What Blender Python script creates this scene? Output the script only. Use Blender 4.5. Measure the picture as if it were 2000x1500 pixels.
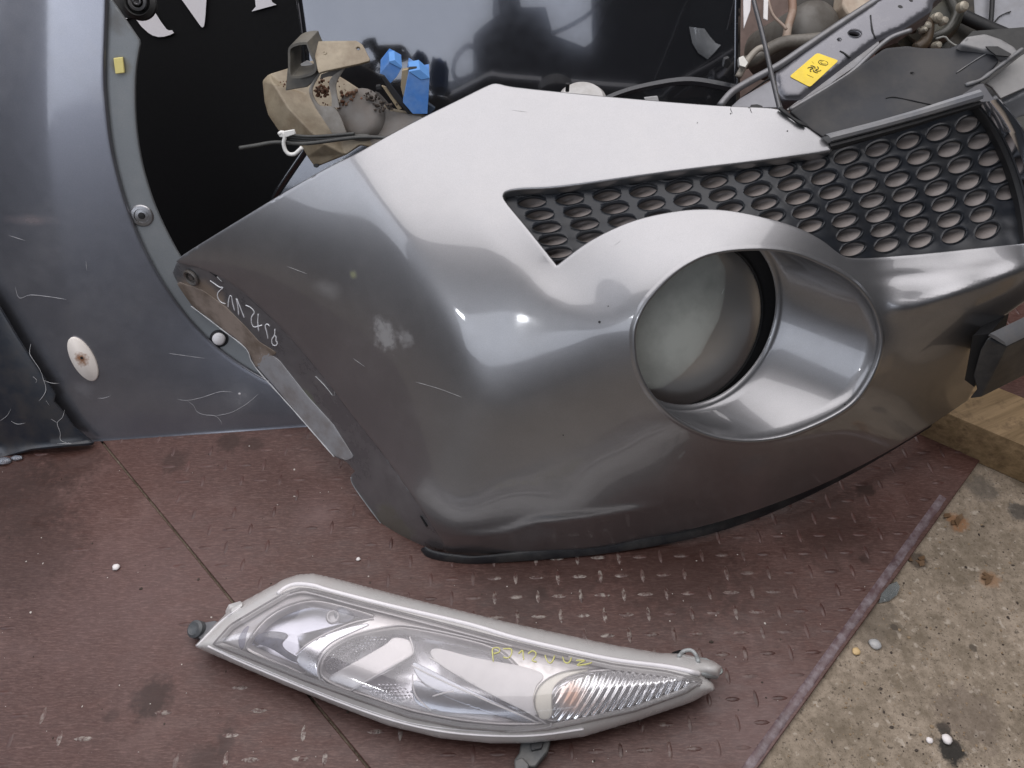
import bpy, bmesh, math, random
import numpy as np
from mathutils import Vector, Matrix
from mathutils.geometry import delaunay_2d_cdt
random.seed(7); rng = np.random.default_rng(7)
SC = bpy.context.scene
for o in list(bpy.data.objects): bpy.data.objects.remove(o)

# ------------------------------------------------------------------ camera
H = 1.1; PITCH = math.radians(48.0); FPX = 1570.0
cam_d = bpy.data.cameras.new('camera'); cam = bpy.data.objects.new('camera', cam_d)
SC.collection.objects.link(cam); SC.camera = cam
cam_d.sensor_width = 36; cam_d.lens = 36 * FPX / 2000.0
cam.location = (0, 0, H); cam.rotation_euler = (math.pi/2 - PITCH, 0, 0)
cam_d.clip_start = 0.02; cam_d.clip_end = 60

# ------------------------------------------------------------------ light: a workshop hall, pale ceiling lamps, daylight door behind the camera
W = bpy.data.worlds.new('World'); SC.world = W; W.use_nodes = True
bg = W.node_tree.nodes['Background']; bg.inputs[0].default_value = (0.62, 0.66, 0.74, 1); bg.inputs[1].default_value = 0.035
def area(name, loc, target, sx, sy, power, col=(1, 1, 1)):
    l = bpy.data.lights.new(name, 'AREA'); l.shape = 'RECTANGLE'; l.size = sx; l.size_y = sy
    l.energy = power; l.color = col
    o = bpy.data.objects.new(name, l); SC.collection.objects.link(o); o.location = loc
    d = (Vector(target) - Vector(loc)).normalized()
    o.rotation_euler = d.to_track_quat('-Z', 'Y').to_euler()
    return o
area('ceiling_light', (0.05, 1.65, 2.7), (0.05, 1.65, 0), 3.8, 3.5, 112, (1.0, 0.97, 0.985))
area('door_daylight', (-1.0, -2.9, 2.45), (-1.0, 1.0, 2.0), 3.8, 1.75, 52, (0.84, 0.89, 1.0))
area('tube_light', (-1.5, -1.3, 2.0), (0, 0.8, 0.2), 0.16, 0.09, 3.0, (0.95, 0.97, 1.0))
area('side_fill', (-2.6, 0.7, 2.05), (0, 0.7, 1.1), 2.4, 1.5, 26, (0.86, 0.90, 1.0))  # soft fill lamp added to lift the upper left of the bumper
SC.view_settings.view_transform = 'Standard'; SC.view_settings.look = 'None'
SC.view_settings.exposure = 0.10; SC.view_settings.gamma = 1.0
try: SC.view_settings.use_curve_mapping = False
except Exception: pass
SC.cycles.max_bounces = 10; SC.cycles.transparent_max_bounces = 16
SC.cycles.sample_clamp_indirect = 4.0
SC.cycles.use_denoising = True

# ------------------------------------------------------------------ picture rays -> places in the world
CAM = np.array([0, 0, H]); RT = np.array([1., 0, 0])
UP = np.array([0, math.sin(PITCH), math.cos(PITCH)]); FW = np.array([0, math.cos(PITCH), -math.sin(PITCH)])
def ray(px, py):
    px = np.asarray(px, float); py = np.asarray(py, float)
    return ((px-1000)/FPX)[..., None]*RT + ((750-py)/FPX)[..., None]*UP + FW
def D(px, py, d): return CAM + ray(px, py)*np.asarray(d, float)[..., None]
def dz(px, py, z):
    return (z - H)/ray(px, py)[..., 2]
def Z(px, py, z): return D(px, py, dz(px, py, z))
def plane(P0, n):
    P0 = np.array(P0, float); n = np.array(n, float)
    return lambda px, py: ((P0-CAM)@n)/(ray(px, py)@n)
def plane3(a, b, c):
    a, b, c = map(np.array, (a, b, c)); return plane(a, np.cross(b-a, c-a))
def DP(px, py, f): return D(px, py, f(np.asarray(px, float), np.asarray(py, float)))

# ------------------------------------------------------------------ splines
def spline(pts, n=8, closed=False):
    pts = np.array(pts, float); N = len(pts); out = []
    segs = N if closed else N-1
    for i in range(segs):
        if closed: p0, p1, p2, p3 = pts[(i-1) % N], pts[i], pts[(i+1) % N], pts[(i+2) % N]
        else: p0, p1, p2, p3 = pts[max(i-1, 0)], pts[i], pts[i+1], pts[min(i+2, N-1)]
        for k in range(n):
            t = k/n
            out.append(0.5*((2*p1)+(-p0+p2)*t+(2*p0-5*p1+4*p2-p3)*t*t+(-p0+3*p1-3*p2+p3)*t**3))
    if not closed: out.append(pts[-1])
    return np.array(out)
def resample(pts, step, closed=False):
    pts = np.array(pts, float)
    if closed: pts = np.vstack([pts, pts[:1]])
    seg = np.linalg.norm(np.diff(pts, axis=0), axis=1); s = np.concatenate([[0], np.cumsum(seg)])
    n = max(3, int(round(s[-1]/step)))
    t = np.linspace(0, s[-1], n+1)
    o = np.stack([np.interp(t, s, pts[:, k]) for k in range(pts.shape[1])], 1)
    return o[:-1] if closed else o
def inside(poly, P):
    poly = np.asarray(poly); x, y = P[:, 0], P[:, 1]; c = np.zeros(len(P), bool); n = len(poly)
    for i in range(n):
        x1, y1 = poly[i]; x2, y2 = poly[(i+1) % n]
        m = ((y1 > y) != (y2 > y))
        with np.errstate(divide='ignore', invalid='ignore'):
            c ^= m & (x < (x2-x1)*(y-y1)/(y2-y1+1e-12)+x1)
    return c
def polydist(poly, P, closed=True):
    poly = np.asarray(poly); n = len(poly); best = np.full(len(P), 1e9)
    for i in range(n if closed else n-1):
        a = poly[i]; b = poly[(i+1) % n]; ab = b-a; L = ab@ab+1e-12
        t = np.clip(((P-a)@ab)/L, 0, 1); q = a+t[:, None]*ab
        best = np.minimum(best, np.linalg.norm(P-q, axis=1))
    return best
def offset_loop(loop, r):
    """move a closed 2-D loop outward by r"""
    loop = np.asarray(loop, float); t = np.roll(loop, -1, 0)-np.roll(loop, 1, 0)
    t /= np.linalg.norm(t, axis=1)[:, None]; n = np.stack([t[:, 1], -t[:, 0]], 1)
    a = 0.5*np.sum(loop[:, 0]*np.roll(loop[:, 1], -1)-np.roll(loop[:, 0], -1)*loop[:, 1])
    return loop + n*r*(1 if a > 0 else -1)

# ------------------------------------------------------------------ scene helpers
COL = SC.collection
def tag(o, label=None, category=None, group=None, kind=None):
    if label: o['label'] = label
    if category: o['category'] = category
    if group: o['group'] = group
    if kind: o['kind'] = kind
    return o
def thing(name, loc, label, category, group=None):
    o = bpy.data.objects.new(name, None); COL.objects.link(o); o.location = [float(v) for v in loc]
    o.empty_display_size = 0.05
    return tag(o, label, category, group)
def mesh(name, V, F, mat, parent=None, smooth=True, mats=None, midx=None, label=None, kind=None):
    me = bpy.data.meshes.new(name)
    V = np.array(V, float).reshape(-1, 3)
    off = np.zeros(3)
    p = parent
    while p is not None: off += np.array(p.location); p = p.parent
    me.from_pydata((V-off).tolist(), [], [list(map(int, f)) for f in F])
    me.materials.append(mat)
    for m in (mats or []): me.materials.append(m)
    if midx is not None: me.polygons.foreach_set('material_index', list(map(int, midx)))
    me.validate(); me.update()
    if smooth: me.polygons.foreach_set('use_smooth', [True]*len(me.polygons))
    o = bpy.data.objects.new(name, me); COL.objects.link(o); o.parent = parent
    if label: o['label'] = label
    if kind: o['kind'] = kind
    return o
class MB:
    """collects shapes in world coordinates"""
    def __init__(s): s.V = []; s.F = []; s.n = 0
    def add(s, V, F):
        V = np.array(V, float).reshape(-1, 3); s.V.append(V); s.F += [[i+s.n for i in f] for f in F]; s.n += len(V); return s
    def box(s, c, ex, ey, ez, bev=0.0):
        """box by centre and three half-axis vectors; chamfered when bev > 0"""
        c, ex, ey, ez = map(lambda a: np.array(a, float), (c, ex, ey, ez))
        if bev <= 0:
            V = [c+i*ex+j*ey+k*ez for k in (-1, 1) for j in (-1, 1) for i in (-1, 1)]
            return s.add(V, [[0, 2, 3, 1], [4, 5, 7, 6], [0, 1, 5, 4], [2, 6, 7, 3], [0, 4, 6, 2], [1, 3, 7, 5]])
        bm = bmesh.new(); bmesh.ops.create_cube(bm, size=2)
        Lx, Ly, Lz = map(np.linalg.norm, (ex, ey, ez))
        for v in bm.verts: v.co = Vector((v.co.x*Lx, v.co.y*Ly, v.co.z*Lz))
        bmesh.ops.bevel(bm, geom=bm.edges[:], offset=bev, segments=2, affect='EDGES', profile=0.5)
        M = np.stack([ex/Lx, ey/Ly, ez/Lz], 1)
        V = np.array([v.co[:] for v in bm.verts])@M.T+c
        bm.verts.index_update(); F = [[v.index for v in f.verts] for f in bm.faces]; bm.free()
        return s.add(V, F)
    def tube(s, pts, r, n=8, cap=True):
        pts = np.array(pts, float); N = len(pts); r = np.broadcast_to(np.array(r, float), (N,))
        t = np.gradient(pts, axis=0); t /= np.linalg.norm(t, axis=1)[:, None]+1e-12
        a = np.cross(t[0], [0.3, 0.2, 0.93]); a /= np.linalg.norm(a); V = []
        for i in range(N):
            a = a-(a@t[i])*t[i]; a /= np.linalg.norm(a); b = np.cross(t[i], a)
            for k in range(n):
                th = 2*math.pi*k/n; V.append(pts[i]+r[i]*(math.cos(th)*a+math.sin(th)*b))
        F = [[i*n+k, i*n+(k+1) % n, (i+1)*n+(k+1) % n, (i+1)*n+k] for i in range(N-1) for k in range(n)]
        if cap: F += [list(range(n))[::-1], [(N-1)*n+k for k in range(n)]]
        return s.add(V, F)
    def loft(s, rows, closed=True, cap0=False, cap1=False):
        rows = [np.array(r, float) for r in rows]; n = len(rows[0])
        F = []
        for i in range(len(rows)-1):
            for k in range(n if closed else n-1):
                F.append([i*n+k, i*n+(k+1) % n, (i+1)*n+(k+1) % n, (i+1)*n+k])
        if cap0: F.append(list(range(n))[::-1])
        if cap1: F.append([(len(rows)-1)*n+k for k in range(n)])
        return s.add(np.vstack(rows), F)
    def prism(s, loop, vec):
        """closed flat 3-D loop given thickness"""
        loop = np.array(loop, float); n = len(loop); vec = np.array(vec, float)
        return s.add(np.vstack([loop, loop+vec]), [list(range(n)), [n+k for k in range(n)][::-1]]+[[k, n+k, n+(k+1) % n, (k+1) % n] for k in range(n)])
    def disc(s, c, nrm, r, h, n=24, r2=None, ax=None, asp=1.0):
        """short cylinder standing on c along nrm"""
        c = np.array(c, float); nrm = np.array(nrm, float); nrm /= np.linalg.norm(nrm)
        a = np.cross(nrm, [0.2, 0.1, 0.97]) if ax is None else np.array(ax, float); a = a-(a@nrm)*nrm; a /= np.linalg.norm(a); b = np.cross(nrm, a)
        r2 = r if r2 is None else r2; th = np.linspace(0, 2*math.pi, n, endpoint=False)
        ring = lambda rr, hh: c+nrm*hh+rr*(np.cos(th)[:, None]*a*asp+np.sin(th)[:, None]*b)
        return s.loft([ring(r, 0), ring(r2, h)], True, True, True)
    def rings(s, c, nrm, prof, n=32, ax=None, asp=1.0, cap0=False, cap1=False):
        """lathe: prof = [(radius, height)]"""
        c = np.array(c, float); nrm = np.array(nrm, float); nrm /= np.linalg.norm(nrm)
        a = np.cross(nrm, [0.2, 0.1, 0.97]) if ax is None else np.array(ax, float); a = a-(a@nrm)*nrm; a /= np.linalg.norm(a); b = np.cross(nrm, a)
        th = np.linspace(0, 2*math.pi, n, endpoint=False)
        return s.loft([c+nrm*hh+rr*(np.cos(th)[:, None]*a*asp+np.sin(th)[:, None]*b) for rr, hh in prof], True, cap0, cap1)
    def build(s, name, mat, parent=None, smooth=False, **k):
        o = mesh(name, np.vstack(s.V), s.F, mat, parent, smooth=True, **k)
        if not smooth: smooth_by_angle(o, 32)
        return o
def smooth_by_angle(o, deg):
    me = o.data; bm = bmesh.new(); bm.from_mesh(me); lim = math.radians(deg)
    bmesh.ops.recalc_face_normals(bm, faces=bm.faces)
    for e in bm.edges:
        if len(e.link_faces) == 2: e.smooth = e.calc_face_angle(0) < lim
    bm.to_mesh(me); bm.free()

def normal_at(f, px, py):
    e = 2.0
    a = D(px+e, py, f(px+e, py))-D(px-e, py, f(px-e, py)); b = D(px, py+e, f(px, py+e))-D(px, py-e, f(px, py-e))
    n = np.cross(b, a); n /= np.linalg.norm(n, axis=-1)[..., None]
    flip = np.sum(n*ray(px, py), -1) > 0; n[flip] *= -1
    return n
def sheet(name, outline, f, mat, parent=None, holes=(), step=14, lip=0.012, rad=0.002, thick=None, lips=None, label=None, hole_lip=None, jitter=0.0, edge_step=None):
    """a formed sheet: its outline seen along the rays, each point at its own distance f(px,py), with turned-back edges"""
    es = edge_step or step*0.6
    out = resample(outline, es, True); loops = [out]+[resample(h, es, True) for h in holes]
    x0, y0 = out.min(0); x1, y1 = out.max(0)
    gx = np.arange(x0, x1, step); gy = np.arange(y0, y1, step*0.866)
    G = np.array([[x+(step/2 if j % 2 else 0), y] for j, y in enumerate(gy) for x in gx])
    ok = inside(out, G) & (polydist(out, G) > es*1.5)
    for h in loops[1:]: ok &= ~inside(h, G) & (polydist(h, G) > es*1.5)
    G = G[ok]
    pts = []; edges = []; 
    for L in loops:
        s = len(pts); n = len(L); pts += L.tolist(); edges += [(s+i, s+(i+1) % n) for i in range(n)]
    rim_pts = []
    for k, L in enumerate(loops):
        q = offset_loop(L, -es*.75 if k == 0 else es*.75); keep = inside(out, q) & (polydist(out, q) > es*.6)
        for h in loops[1:]: keep &= ~inside(h, q) & (polydist(h, q) > es*.6)
        rim_pts.append(q[keep])
    pts += np.vstack(rim_pts).tolist(); pts += G.tolist()
    r = delaunay_2d_cdt([Vector(p) for p in pts], edges, [], 0, 1e-4)
    P2 = np.array([v[:] for v in r[0]]); F = np.array([list(t) for t in r[2] if len(t) == 3])
    c = P2[F].mean(1); ok = inside(out, c)
    for h in loops[1:]: ok &= ~inside(h, c)
    F = F[ok]
    V = DP(P2[:, 0], P2[:, 1], f)
    # wind towards the camera
    a, b, cc = V[F[:, 0]], V[F[:, 1]], V[F[:, 2]]; nn = np.cross(b-a, cc-a); fl = np.sum(nn*(a-CAM), 1) > 0
    F[fl] = F[fl][:, ::-1]
    mb = MB(); mb.add(V, F.tolist())
    for k, L in enumerate(loops):
        lp = lip if k == 0 else (hole_lip if hole_lip is not None else lip)
        if lp <= 0: continue
        P = DP(L[:, 0], L[:, 1], f); N = normal_at(f, L[:, 0], L[:, 1])
        t = np.roll(P, -1, 0)-np.roll(P, 1, 0); t /= np.linalg.norm(t, axis=1)[:, None]+1e-12
        o = np.cross(t, N)
        # o must point away from the material
        q = L+0.0; e = offset_loop(L, 3.0) if k == 0 else offset_loop(L, -3.0)
        dirw = DP(e[:, 0], e[:, 1], f)-P; o *= np.sign(np.sum(o*dirw, 1))[:, None]
        rows = [P]
        for th in (30, 60, 90):
            a = math.radians(th); rows.append(P+o*rad*math.sin(a)-N*rad*(1-math.cos(a)))
        rows.append(P+o*rad-N*(rad+lp))
        mb.loft(rows, True)
    ob = mesh(name, np.vstack(mb.V), mb.F, mat, parent, label=label)
    bm = bmesh.new(); bm.from_mesh(ob.data); bmesh.ops.remove_doubles(bm, verts=bm.verts, dist=1e-6); bm.to_mesh(ob.data); bm.free()
    if thick:
        m = ob.modifiers.new('thickness', 'SOLIDIFY'); m.thickness = thick; m.offset = -1
    return ob

# ------------------------------------------------------------------ materials
def mat_new(name):
    m = bpy.data.materials.new(name); m.use_nodes = True; nt = m.node_tree
    b = nt.nodes['Principled BSDF']; return m, nt, b
def N_(nt, t, **k):
    n = nt.nodes.new(t)
    for a, v in k.items(): setattr(n, a, v)
    return n
def noise(nt, scale, detail=4, rough=0.55, vec=None, dist=0.0):
    n = N_(nt, 'ShaderNodeTexNoise'); n.inputs['Scale'].default_value = scale; n.inputs['Detail'].default_value = detail
    n.inputs['Roughness'].default_value = rough; n.inputs['Distortion'].default_value = dist
    if vec is not None: nt.links.new(vec, n.inputs['Vector'])
    return n.outputs['Fac']
def geo_pos(nt):
    g = N_(nt, 'ShaderNodeNewGeometry'); return g.outputs['Position']
def mapping(nt, vec, scale=(1, 1, 1), rot=(0, 0, 0), loc=(0, 0, 0)):
    m = N_(nt, 'ShaderNodeMapping'); m.inputs['Scale'].default_value = scale; m.inputs['Rotation'].default_value = rot; m.inputs['Location'].default_value = loc
    nt.links.new(vec, m.inputs['Vector']); return m.outputs[0]
def ramp(nt, fac, stops, interp='LINEAR'):
    r = N_(nt, 'ShaderNodeValToRGB'); e = r.color_ramp; e.interpolation = interp
    while len(e.elements) < len(stops): e.elements.new(0.5)
    for i, (p, c) in enumerate(stops):
        e.elements[i].position = p; e.elements[i].color = (c, c, c, 1) if isinstance(c, (int, float)) else (*c, 1)
    nt.links.new(fac, r.inputs[0]); return r.outputs[0]
def math_(nt, op, a, b=None, clamp=False):
    n = N_(nt, 'ShaderNodeMath', operation=op); n.use_clamp = clamp
    for i, v in enumerate((a, b)):
        if v is None: continue
        if isinstance(v, (int, float)): n.inputs[i].default_value = v
        else: nt.links.new(v, n.inputs[i])
    return n.outputs[0]
def mix(nt, fac, a, b, mode='MIX'):
    n = N_(nt, 'ShaderNodeMix', data_type='RGBA', blend_type=mode)
    for i, v in ((0, fac), (6, a), (7, b)):
        if isinstance(v, (int, float)): n.inputs[i].default_value = v
        elif isinstance(v, (tuple, list)): n.inputs[i].default_value = (*v, 1)
        else: nt.links.new(v, n.inputs[i])
    return n.outputs[2]
def bump(nt, b, h, strength=0.3, dist=0.002):
    n = N_(nt, 'ShaderNodeBump'); n.inputs['Strength'].default_value = strength; n.inputs['Distance'].default_value = dist
    nt.links.new(h, n.inputs['Height']); nt.links.new(n.outputs[0], b.inputs['Normal']); return n
def blotch(nt, P, r, nscale=40, amt=0.6, squash=None, soft=0.35):
    """mask: a ragged patch round the point P, used for wear and painted shade"""
    pos = geo_pos(nt); v = N_(nt, 'ShaderNodeVectorMath', operation='SUBTRACT'); nt.links.new(pos, v.inputs[0]); v.inputs[1].default_value = [float(x) for x in P]
    out = v.outputs[0]
    if squash is not None: out = mapping(nt, out, scale=squash[0], rot=squash[1])
    l = N_(nt, 'ShaderNodeVectorMath', operation='LENGTH'); nt.links.new(out, l.inputs[0])
    d = math_(nt, 'DIVIDE', l.outputs['Value'], r)
    nz = math_(nt, 'MULTIPLY', math_(nt, 'SUBTRACT', noise(nt, nscale, 6, 0.65, pos), 0.5), amt*2)
    d = math_(nt, 'ADD', d, nz)
    return ramp(nt, d, [(1-soft, 1.0), (1.0, 0.0)])
def set_(b, **k):
    for n, v in k.items():
        i = b.inputs[n.replace('_', ' ')]
        i.default_value = (*v, 1) if isinstance(v, tuple) and len(v) == 3 else v
def simple(name, col, rough=0.5, metal=0.0, nscale=60, nmix=0.25, dark=0.6, coat=0.0, bmp=0.1, bscale=300, spec=0.5, dirt=None, dirt_amt=0.5, dscale=25):
    m, nt, b = mat_new(name); pos = geo_pos(nt)
    c = mix(nt, math_(nt, 'MULTIPLY', ramp(nt, noise(nt, nscale, 6, 0.6, pos), [(0.35, 0.0), (0.7, 1.0)]), nmix), col, tuple(x*dark for x in col))
    if dirt: c = mix(nt, math_(nt, 'MULTIPLY', ramp(nt, noise(nt, dscale, 8, 0.65, pos), [(0.42, 0.0), (0.62, 1.0)]), dirt_amt), c, dirt)
    nt.links.new(c, b.inputs['Base Color']); set_(b, Roughness=rough, Metallic=metal, Coat_Weight=coat, Specular_IOR_Level=spec)
    rr = math_(nt, 'ADD', math_(nt, 'MULTIPLY', noise(nt, nscale*2, 4, 0.6, pos), 0.25), rough-0.12, True); nt.links.new(rr, b.inputs['Roughness'])
    if bmp > 0: bump(nt, b, noise(nt, bscale, 4, 0.6, pos), bmp, 0.001)
    return m
def paint(name, col, rough=0.36, metal=0.85, coat=1.0, patches=(), dust=0.25, crough=0.05):
    """metallic car paint under clear coat, with dust, fine scratches and worn patches"""
    m, nt, b = mat_new(name); pos = geo_pos(nt)
    fl = ramp(nt, noise(nt, 1500, 1, 0.5, pos), [(0.35, 0.0), (0.65, 1.0)])
    c = mix(nt, math_(nt, 'MULTIPLY', fl, 0.32), col, tuple(min(1, x*1.5) for x in col))
    dn = ramp(nt, noise(nt, 9, 8, 0.7, pos), [(0.45, 0.0), (0.75, 1.0)])
    sp = ramp(nt, noise(nt, 420, 2, 0.5, pos), [(0.70, 0.0), (0.76, 1.0)])
    dust_f = math_(nt, 'MULTIPLY', math_(nt, 'ADD', dn, math_(nt, 'MULTIPLY', sp, 0.8)), dust, True)
    c = mix(nt, math_(nt, 'MULTIPLY', dust_f, 0.35), c, (0.42, 0.40, 0.38))
    sc1 = N_(nt, 'ShaderNodeTexWave'); 
    met = math_(nt, 'SUBTRACT', metal, math_(nt, 'MULTIPLY', dust_f, 0.25), True)
    cr = math_(nt, 'ADD', math_(nt, 'MULTIPLY', dust_f, 0.35), crough)
    rg = math_(nt, 'ADD', math_(nt, 'MULTIPLY', noise(nt, 60, 4, 0.6, pos), 0.08), rough-0.04)
    for p in patches:
        mk = blotch(nt, p['P'], p['r'], p.get('n', 40), p.get('amt', 0.6), p.get('sq'), p.get('soft', 0.35))
        mk = math_(nt, 'MULTIPLY', mk, p.get('f', 1.0))
        c = mix(nt, mk, c, p['col'])
        met = math_(nt, 'MULTIPLY', met, math_(nt, 'SUBTRACT', 1.0, mk))
        cr = math_(nt, 'ADD', cr, math_(nt, 'MULTIPLY', mk, 0.5), True)
    nt.nodes.remove(sc1)
    nt.links.new(c, b.inputs['Base Color']); nt.links.new(met, b.inputs['Metallic']); nt.links.new(rg, b.inputs['Roughness'])
    set_(b, Coat_Weight=coat, Coat_IOR=1.5); nt.links.new(cr, b.inputs['Coat Roughness'])
    bump(nt, b, noise(nt, 700, 2, 0.5, pos), 0.04, 0.0004)
    return m
# ------------------------------------------------------------------ the bumper's formed surface, solved from measured places and facings
class Surf:
    def __init__(s, x0, x1, y0, y1, step):
        s.x0, s.y0, s.h = x0, y0, step; s.nx = int(math.ceil((x1-x0)/step))+1; s.ny = int(math.ceil((y1-y0)/step))+1
        s.A = []; s.rhs = []          # rows: list of (idx, coef)
        s.crease = []; s.ridges = []
    def idx(s, i, j): return j*s.nx+i
    def _bil(s, px, py):
        u = (px-s.x0)/s.h; v = (py-s.y0)/s.h; i = min(max(int(u), 0), s.nx-2); j = min(max(int(v), 0), s.ny-2); a = u-i; b = v-j
        return [(s.idx(i, j), (1-a)*(1-b)), (s.idx(i+1, j), a*(1-b)), (s.idx(i, j+1), (1-a)*b), (s.idx(i+1, j+1), a*b)]
    def at(s, px, py, d, w=6.0):
        s.A.append([(i, c*w) for i, c in s._bil(px, py)]); s.rhs.append(w/d)
    def face(s, px, py, n, w=30.0, k=0.5):
        n = np.array(n, float); n /= np.linalg.norm(n); r = ray(px, py); e = s.h*k*2
        for dx, dy in ((1, 0), (0, 1)):
            rd = (ray(px+dx, py+dy)-r)@n; g = rd/(r@n)          # w_x = w*g
            row = {}
            for sg in (1, -1):
                for i, c in s._bil(px+sg*dx*e/2, py+sg*dy*e/2): row[i] = row.get(i, 0)+sg*c/e*w*s.h
            for i, c in s._bil(px, py): row[i] = row.get(i, 0)-g*c*w*s.h
            s.A.append(list(row.items())); s.rhs.append(0.0)
    def solve(s, bend=1.0):
        n = s.nx*s.ny; M = np.zeros((n, n)); R = np.zeros(n)
        W = np.ones((s.ny, s.nx))
        if s.crease:
            gy, gx = np.mgrid[0:s.ny, 0:s.nx]; G = np.stack([gx.ravel()*s.h+s.x0, gy.ravel()*s.h+s.y0], 1)
            for pl, wd, wt in s.crease:
                d = polydist(np.array(pl, float), G, closed=False).reshape(s.ny, s.nx); W = np.minimum(W, wt+(1-wt)*np.clip(d/wd-0.3, 0, 1))
        W = W.ravel()
        def acc(rows):
            rows = np.array(rows)
        # bending rows, vectorised
        def addrows(I, C, w):
            for a in range(I.shape[1]):
                for b in range(I.shape[1]):
                    np.add.at(M, (I[:, a], I[:, b]), C[a]*C[b]*w)
        J, I_ = np.mgrid[0:s.ny, 0:s.nx]; ID = (J*s.nx+I_)
        a = ID[:, 1:-1].ravel(); addrows(np.stack([a-1, a, a+1], 1), [1, -2, 1], bend*W[a])
        a = ID[1:-1, :].ravel(); addrows(np.stack([a-s.nx, a, a+s.nx], 1), [1, -2, 1], bend*W[a])
        a = ID[:-1, :-1].ravel(); addrows(np.stack([a, a+1, a+s.nx, a+s.nx+1], 1), [1, -1, -1, 1], 2*bend*W[a])
        for row, r in zip(s.A, s.rhs):
            ii = np.array([i for i, _ in row]); cc = np.array([c for _, c in row]); M[np.ix_(ii, ii)] += np.outer(cc, cc); R[ii] += cc*r
        M[np.arange(n), np.arange(n)] += 1e-7
        s.w = np.linalg.solve(M, R).reshape(s.ny, s.nx)
        s.wp = np.pad(s.w, 2, mode='edge')
        # linear padding
        for k in (1, 0):
            s.wp[k, :] = 2*s.wp[k+1, :]-s.wp[k+2, :]; s.wp[-1-k, :] = 2*s.wp[-2-k, :]-s.wp[-3-k, :]
            s.wp[:, k] = 2*s.wp[:, k+1]-s.wp[:, k+2]; s.wp[:, -1-k] = 2*s.wp[:, -2-k]-s.wp[:, -3-k]
    def __call__(s, px, py):
        px, py = np.broadcast_arrays(np.asarray(px, float), np.asarray(py, float))
        u = np.clip((px-s.x0)/s.h, -0.9, s.nx-0.1); v = np.clip((py-s.y0)/s.h, -0.9, s.ny-0.1)
        i = np.floor(u).astype(int); j = np.floor(v).astype(int); a = u-i; b = v-j
        B = lambda t: [(1-t)**3/6, (3*t**3-6*t**2+4)/6, (-3*t**3+3*t**2+3*t+1)/6, t**3/6]
        Bu, Bv = B(a), B(b); r = 0
        for q in range(4):
            for p in range(4): r = r+Bv[q]*Bu[p]*s.wp[np.clip(j+q+1, 0, s.ny+3), np.clip(i+p+1, 0, s.nx+3)]
        return 1.0/r+s.post(px, py)
    def post(s, px, py):
        P = np.stack([px.ravel(), py.ravel()], 1); r = 0
        for pl, amp, wd in s.ridges:
            bb = (P[:, 0] > pl[:, 0].min()-5*wd) & (P[:, 0] < pl[:, 0].max()+5*wd) & (P[:, 1] > pl[:, 1].min()-5*wd) & (P[:, 1] < pl[:, 1].max()+5*wd)
            if not bb.any(): continue
            q = np.zeros(len(P)); d = polydist(pl, P[bb], False); e = np.minimum(1, np.minimum(np.linalg.norm(P[bb]-pl[0], axis=1), np.linalg.norm(P[bb]-pl[-1], axis=1))/60+.0)
            q[bb] = amp*np.exp(-(d/wd)**2)*e; r = r+q.reshape(px.shape)
        return r

def dzc(px, py, z): return float(dz(np.float64(px), np.float64(py), z))
# rim of the lamp recess: the inner edge as seen, lying in one inclined plane
RIM = spline([(1241, 648), (1253, 612), (1273, 580), (1317, 536), (1364, 507), (1405, 495), (1450, 490), (1500, 490), (1552, 498), (1611, 522), (1658, 550), (1693, 588), (1710, 626), (1716, 665),
              (1707, 709), (1687, 750), (1658, 786), (1611, 815), (1552, 840), (1511, 851), (1464, 856), (1411, 852), (1364, 838), (1317, 812), (1282, 778), (1259, 745), (1244, 703)], 5, True)
RIM = resample(RIM, 9, True)
RIM_C = D(np.float64(1478), np.float64(675), np.float64(1.027)); RIM_N = np.array([0.2, -0.85, 0.45]); RIM_N /= np.linalg.norm(RIM_N)
rimplane = plane(RIM_C, RIM_N)

FACE_W = 1.0
S = Surf(280, 2260, 100, 1140, 22)
for px, py, z, w in [(870, 1075, .02, 6), (1010, 1080, .018, 4), (1150, 1072, .02, 4), (1400, 1025, .03, 4), (1640, 930, .05, 4), (1890, 785, .10, 4), (2100, 640, .18, 3),
                  (1000, 640, .37, 1.5), (970, 165, .55, 5), (1250, 196, .56, 4), (1520, 215, .56, 4), (1620, 288, .53, 5), (744, 880, .15, 2), (345, 515, .36, 1.0), (800, 245, .52, 2),
                  (1300, 330, .52, 3), (1380, 408, .50, 4), (985, 378, .485, 1.5), (1085, 520, .43, 1.5)]:
    S.at(px, py, dzc(px, py, z), w)
for px, py, d in [(1700, 508, 1.05), (2000, 478, 1.06), (1870, 490, 1.055), (2000, 522, 1.031), (1745, 603, 1.03), (1870, 562, 1.028), (1900, 620, 1.06), (2000, 590, 1.09), (2150, 462, 1.09), (1905, 205, 1.046), (1760, 250, 1.045)]:
    S.at(px, py, d, 4)
for p in offset_loop(RIM, 12)[::2]:
    S.at(p[0], p[1], float(rimplane(p[0], p[1])), 8.0)
NC = []
def faces(pts, n):
    n = np.array(n, float); n /= np.linalg.norm(n)
    for p in pts: NC.append((p[0], p[1], *n))
faces([(1000, 230), (1150, 230), (1300, 240), (1450, 250), (1100, 290), (1300, 290), (1000, 300), (1560, 280)], (-.10, -.45, .89))
faces([(880, 300), (900, 240), (900, 400), (820, 270)], (-.20, -.52, .83))
faces([(1020, 490), (1080, 555), (975, 430), (1150, 600), (940, 370), (1200, 610)], (-.16, -.52, .84)); faces([(1130, 515), (1190, 474), (1270, 445)], (-.05, -.80, .60))
faces([(900, 490), (940, 540), (1000, 600), (850, 420), (790, 350), (1060, 640)], (-.30, -.70, .64)); faces([(940, 620), (1020, 660), (900, 570)], (-.30, -.80, .52))
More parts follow.
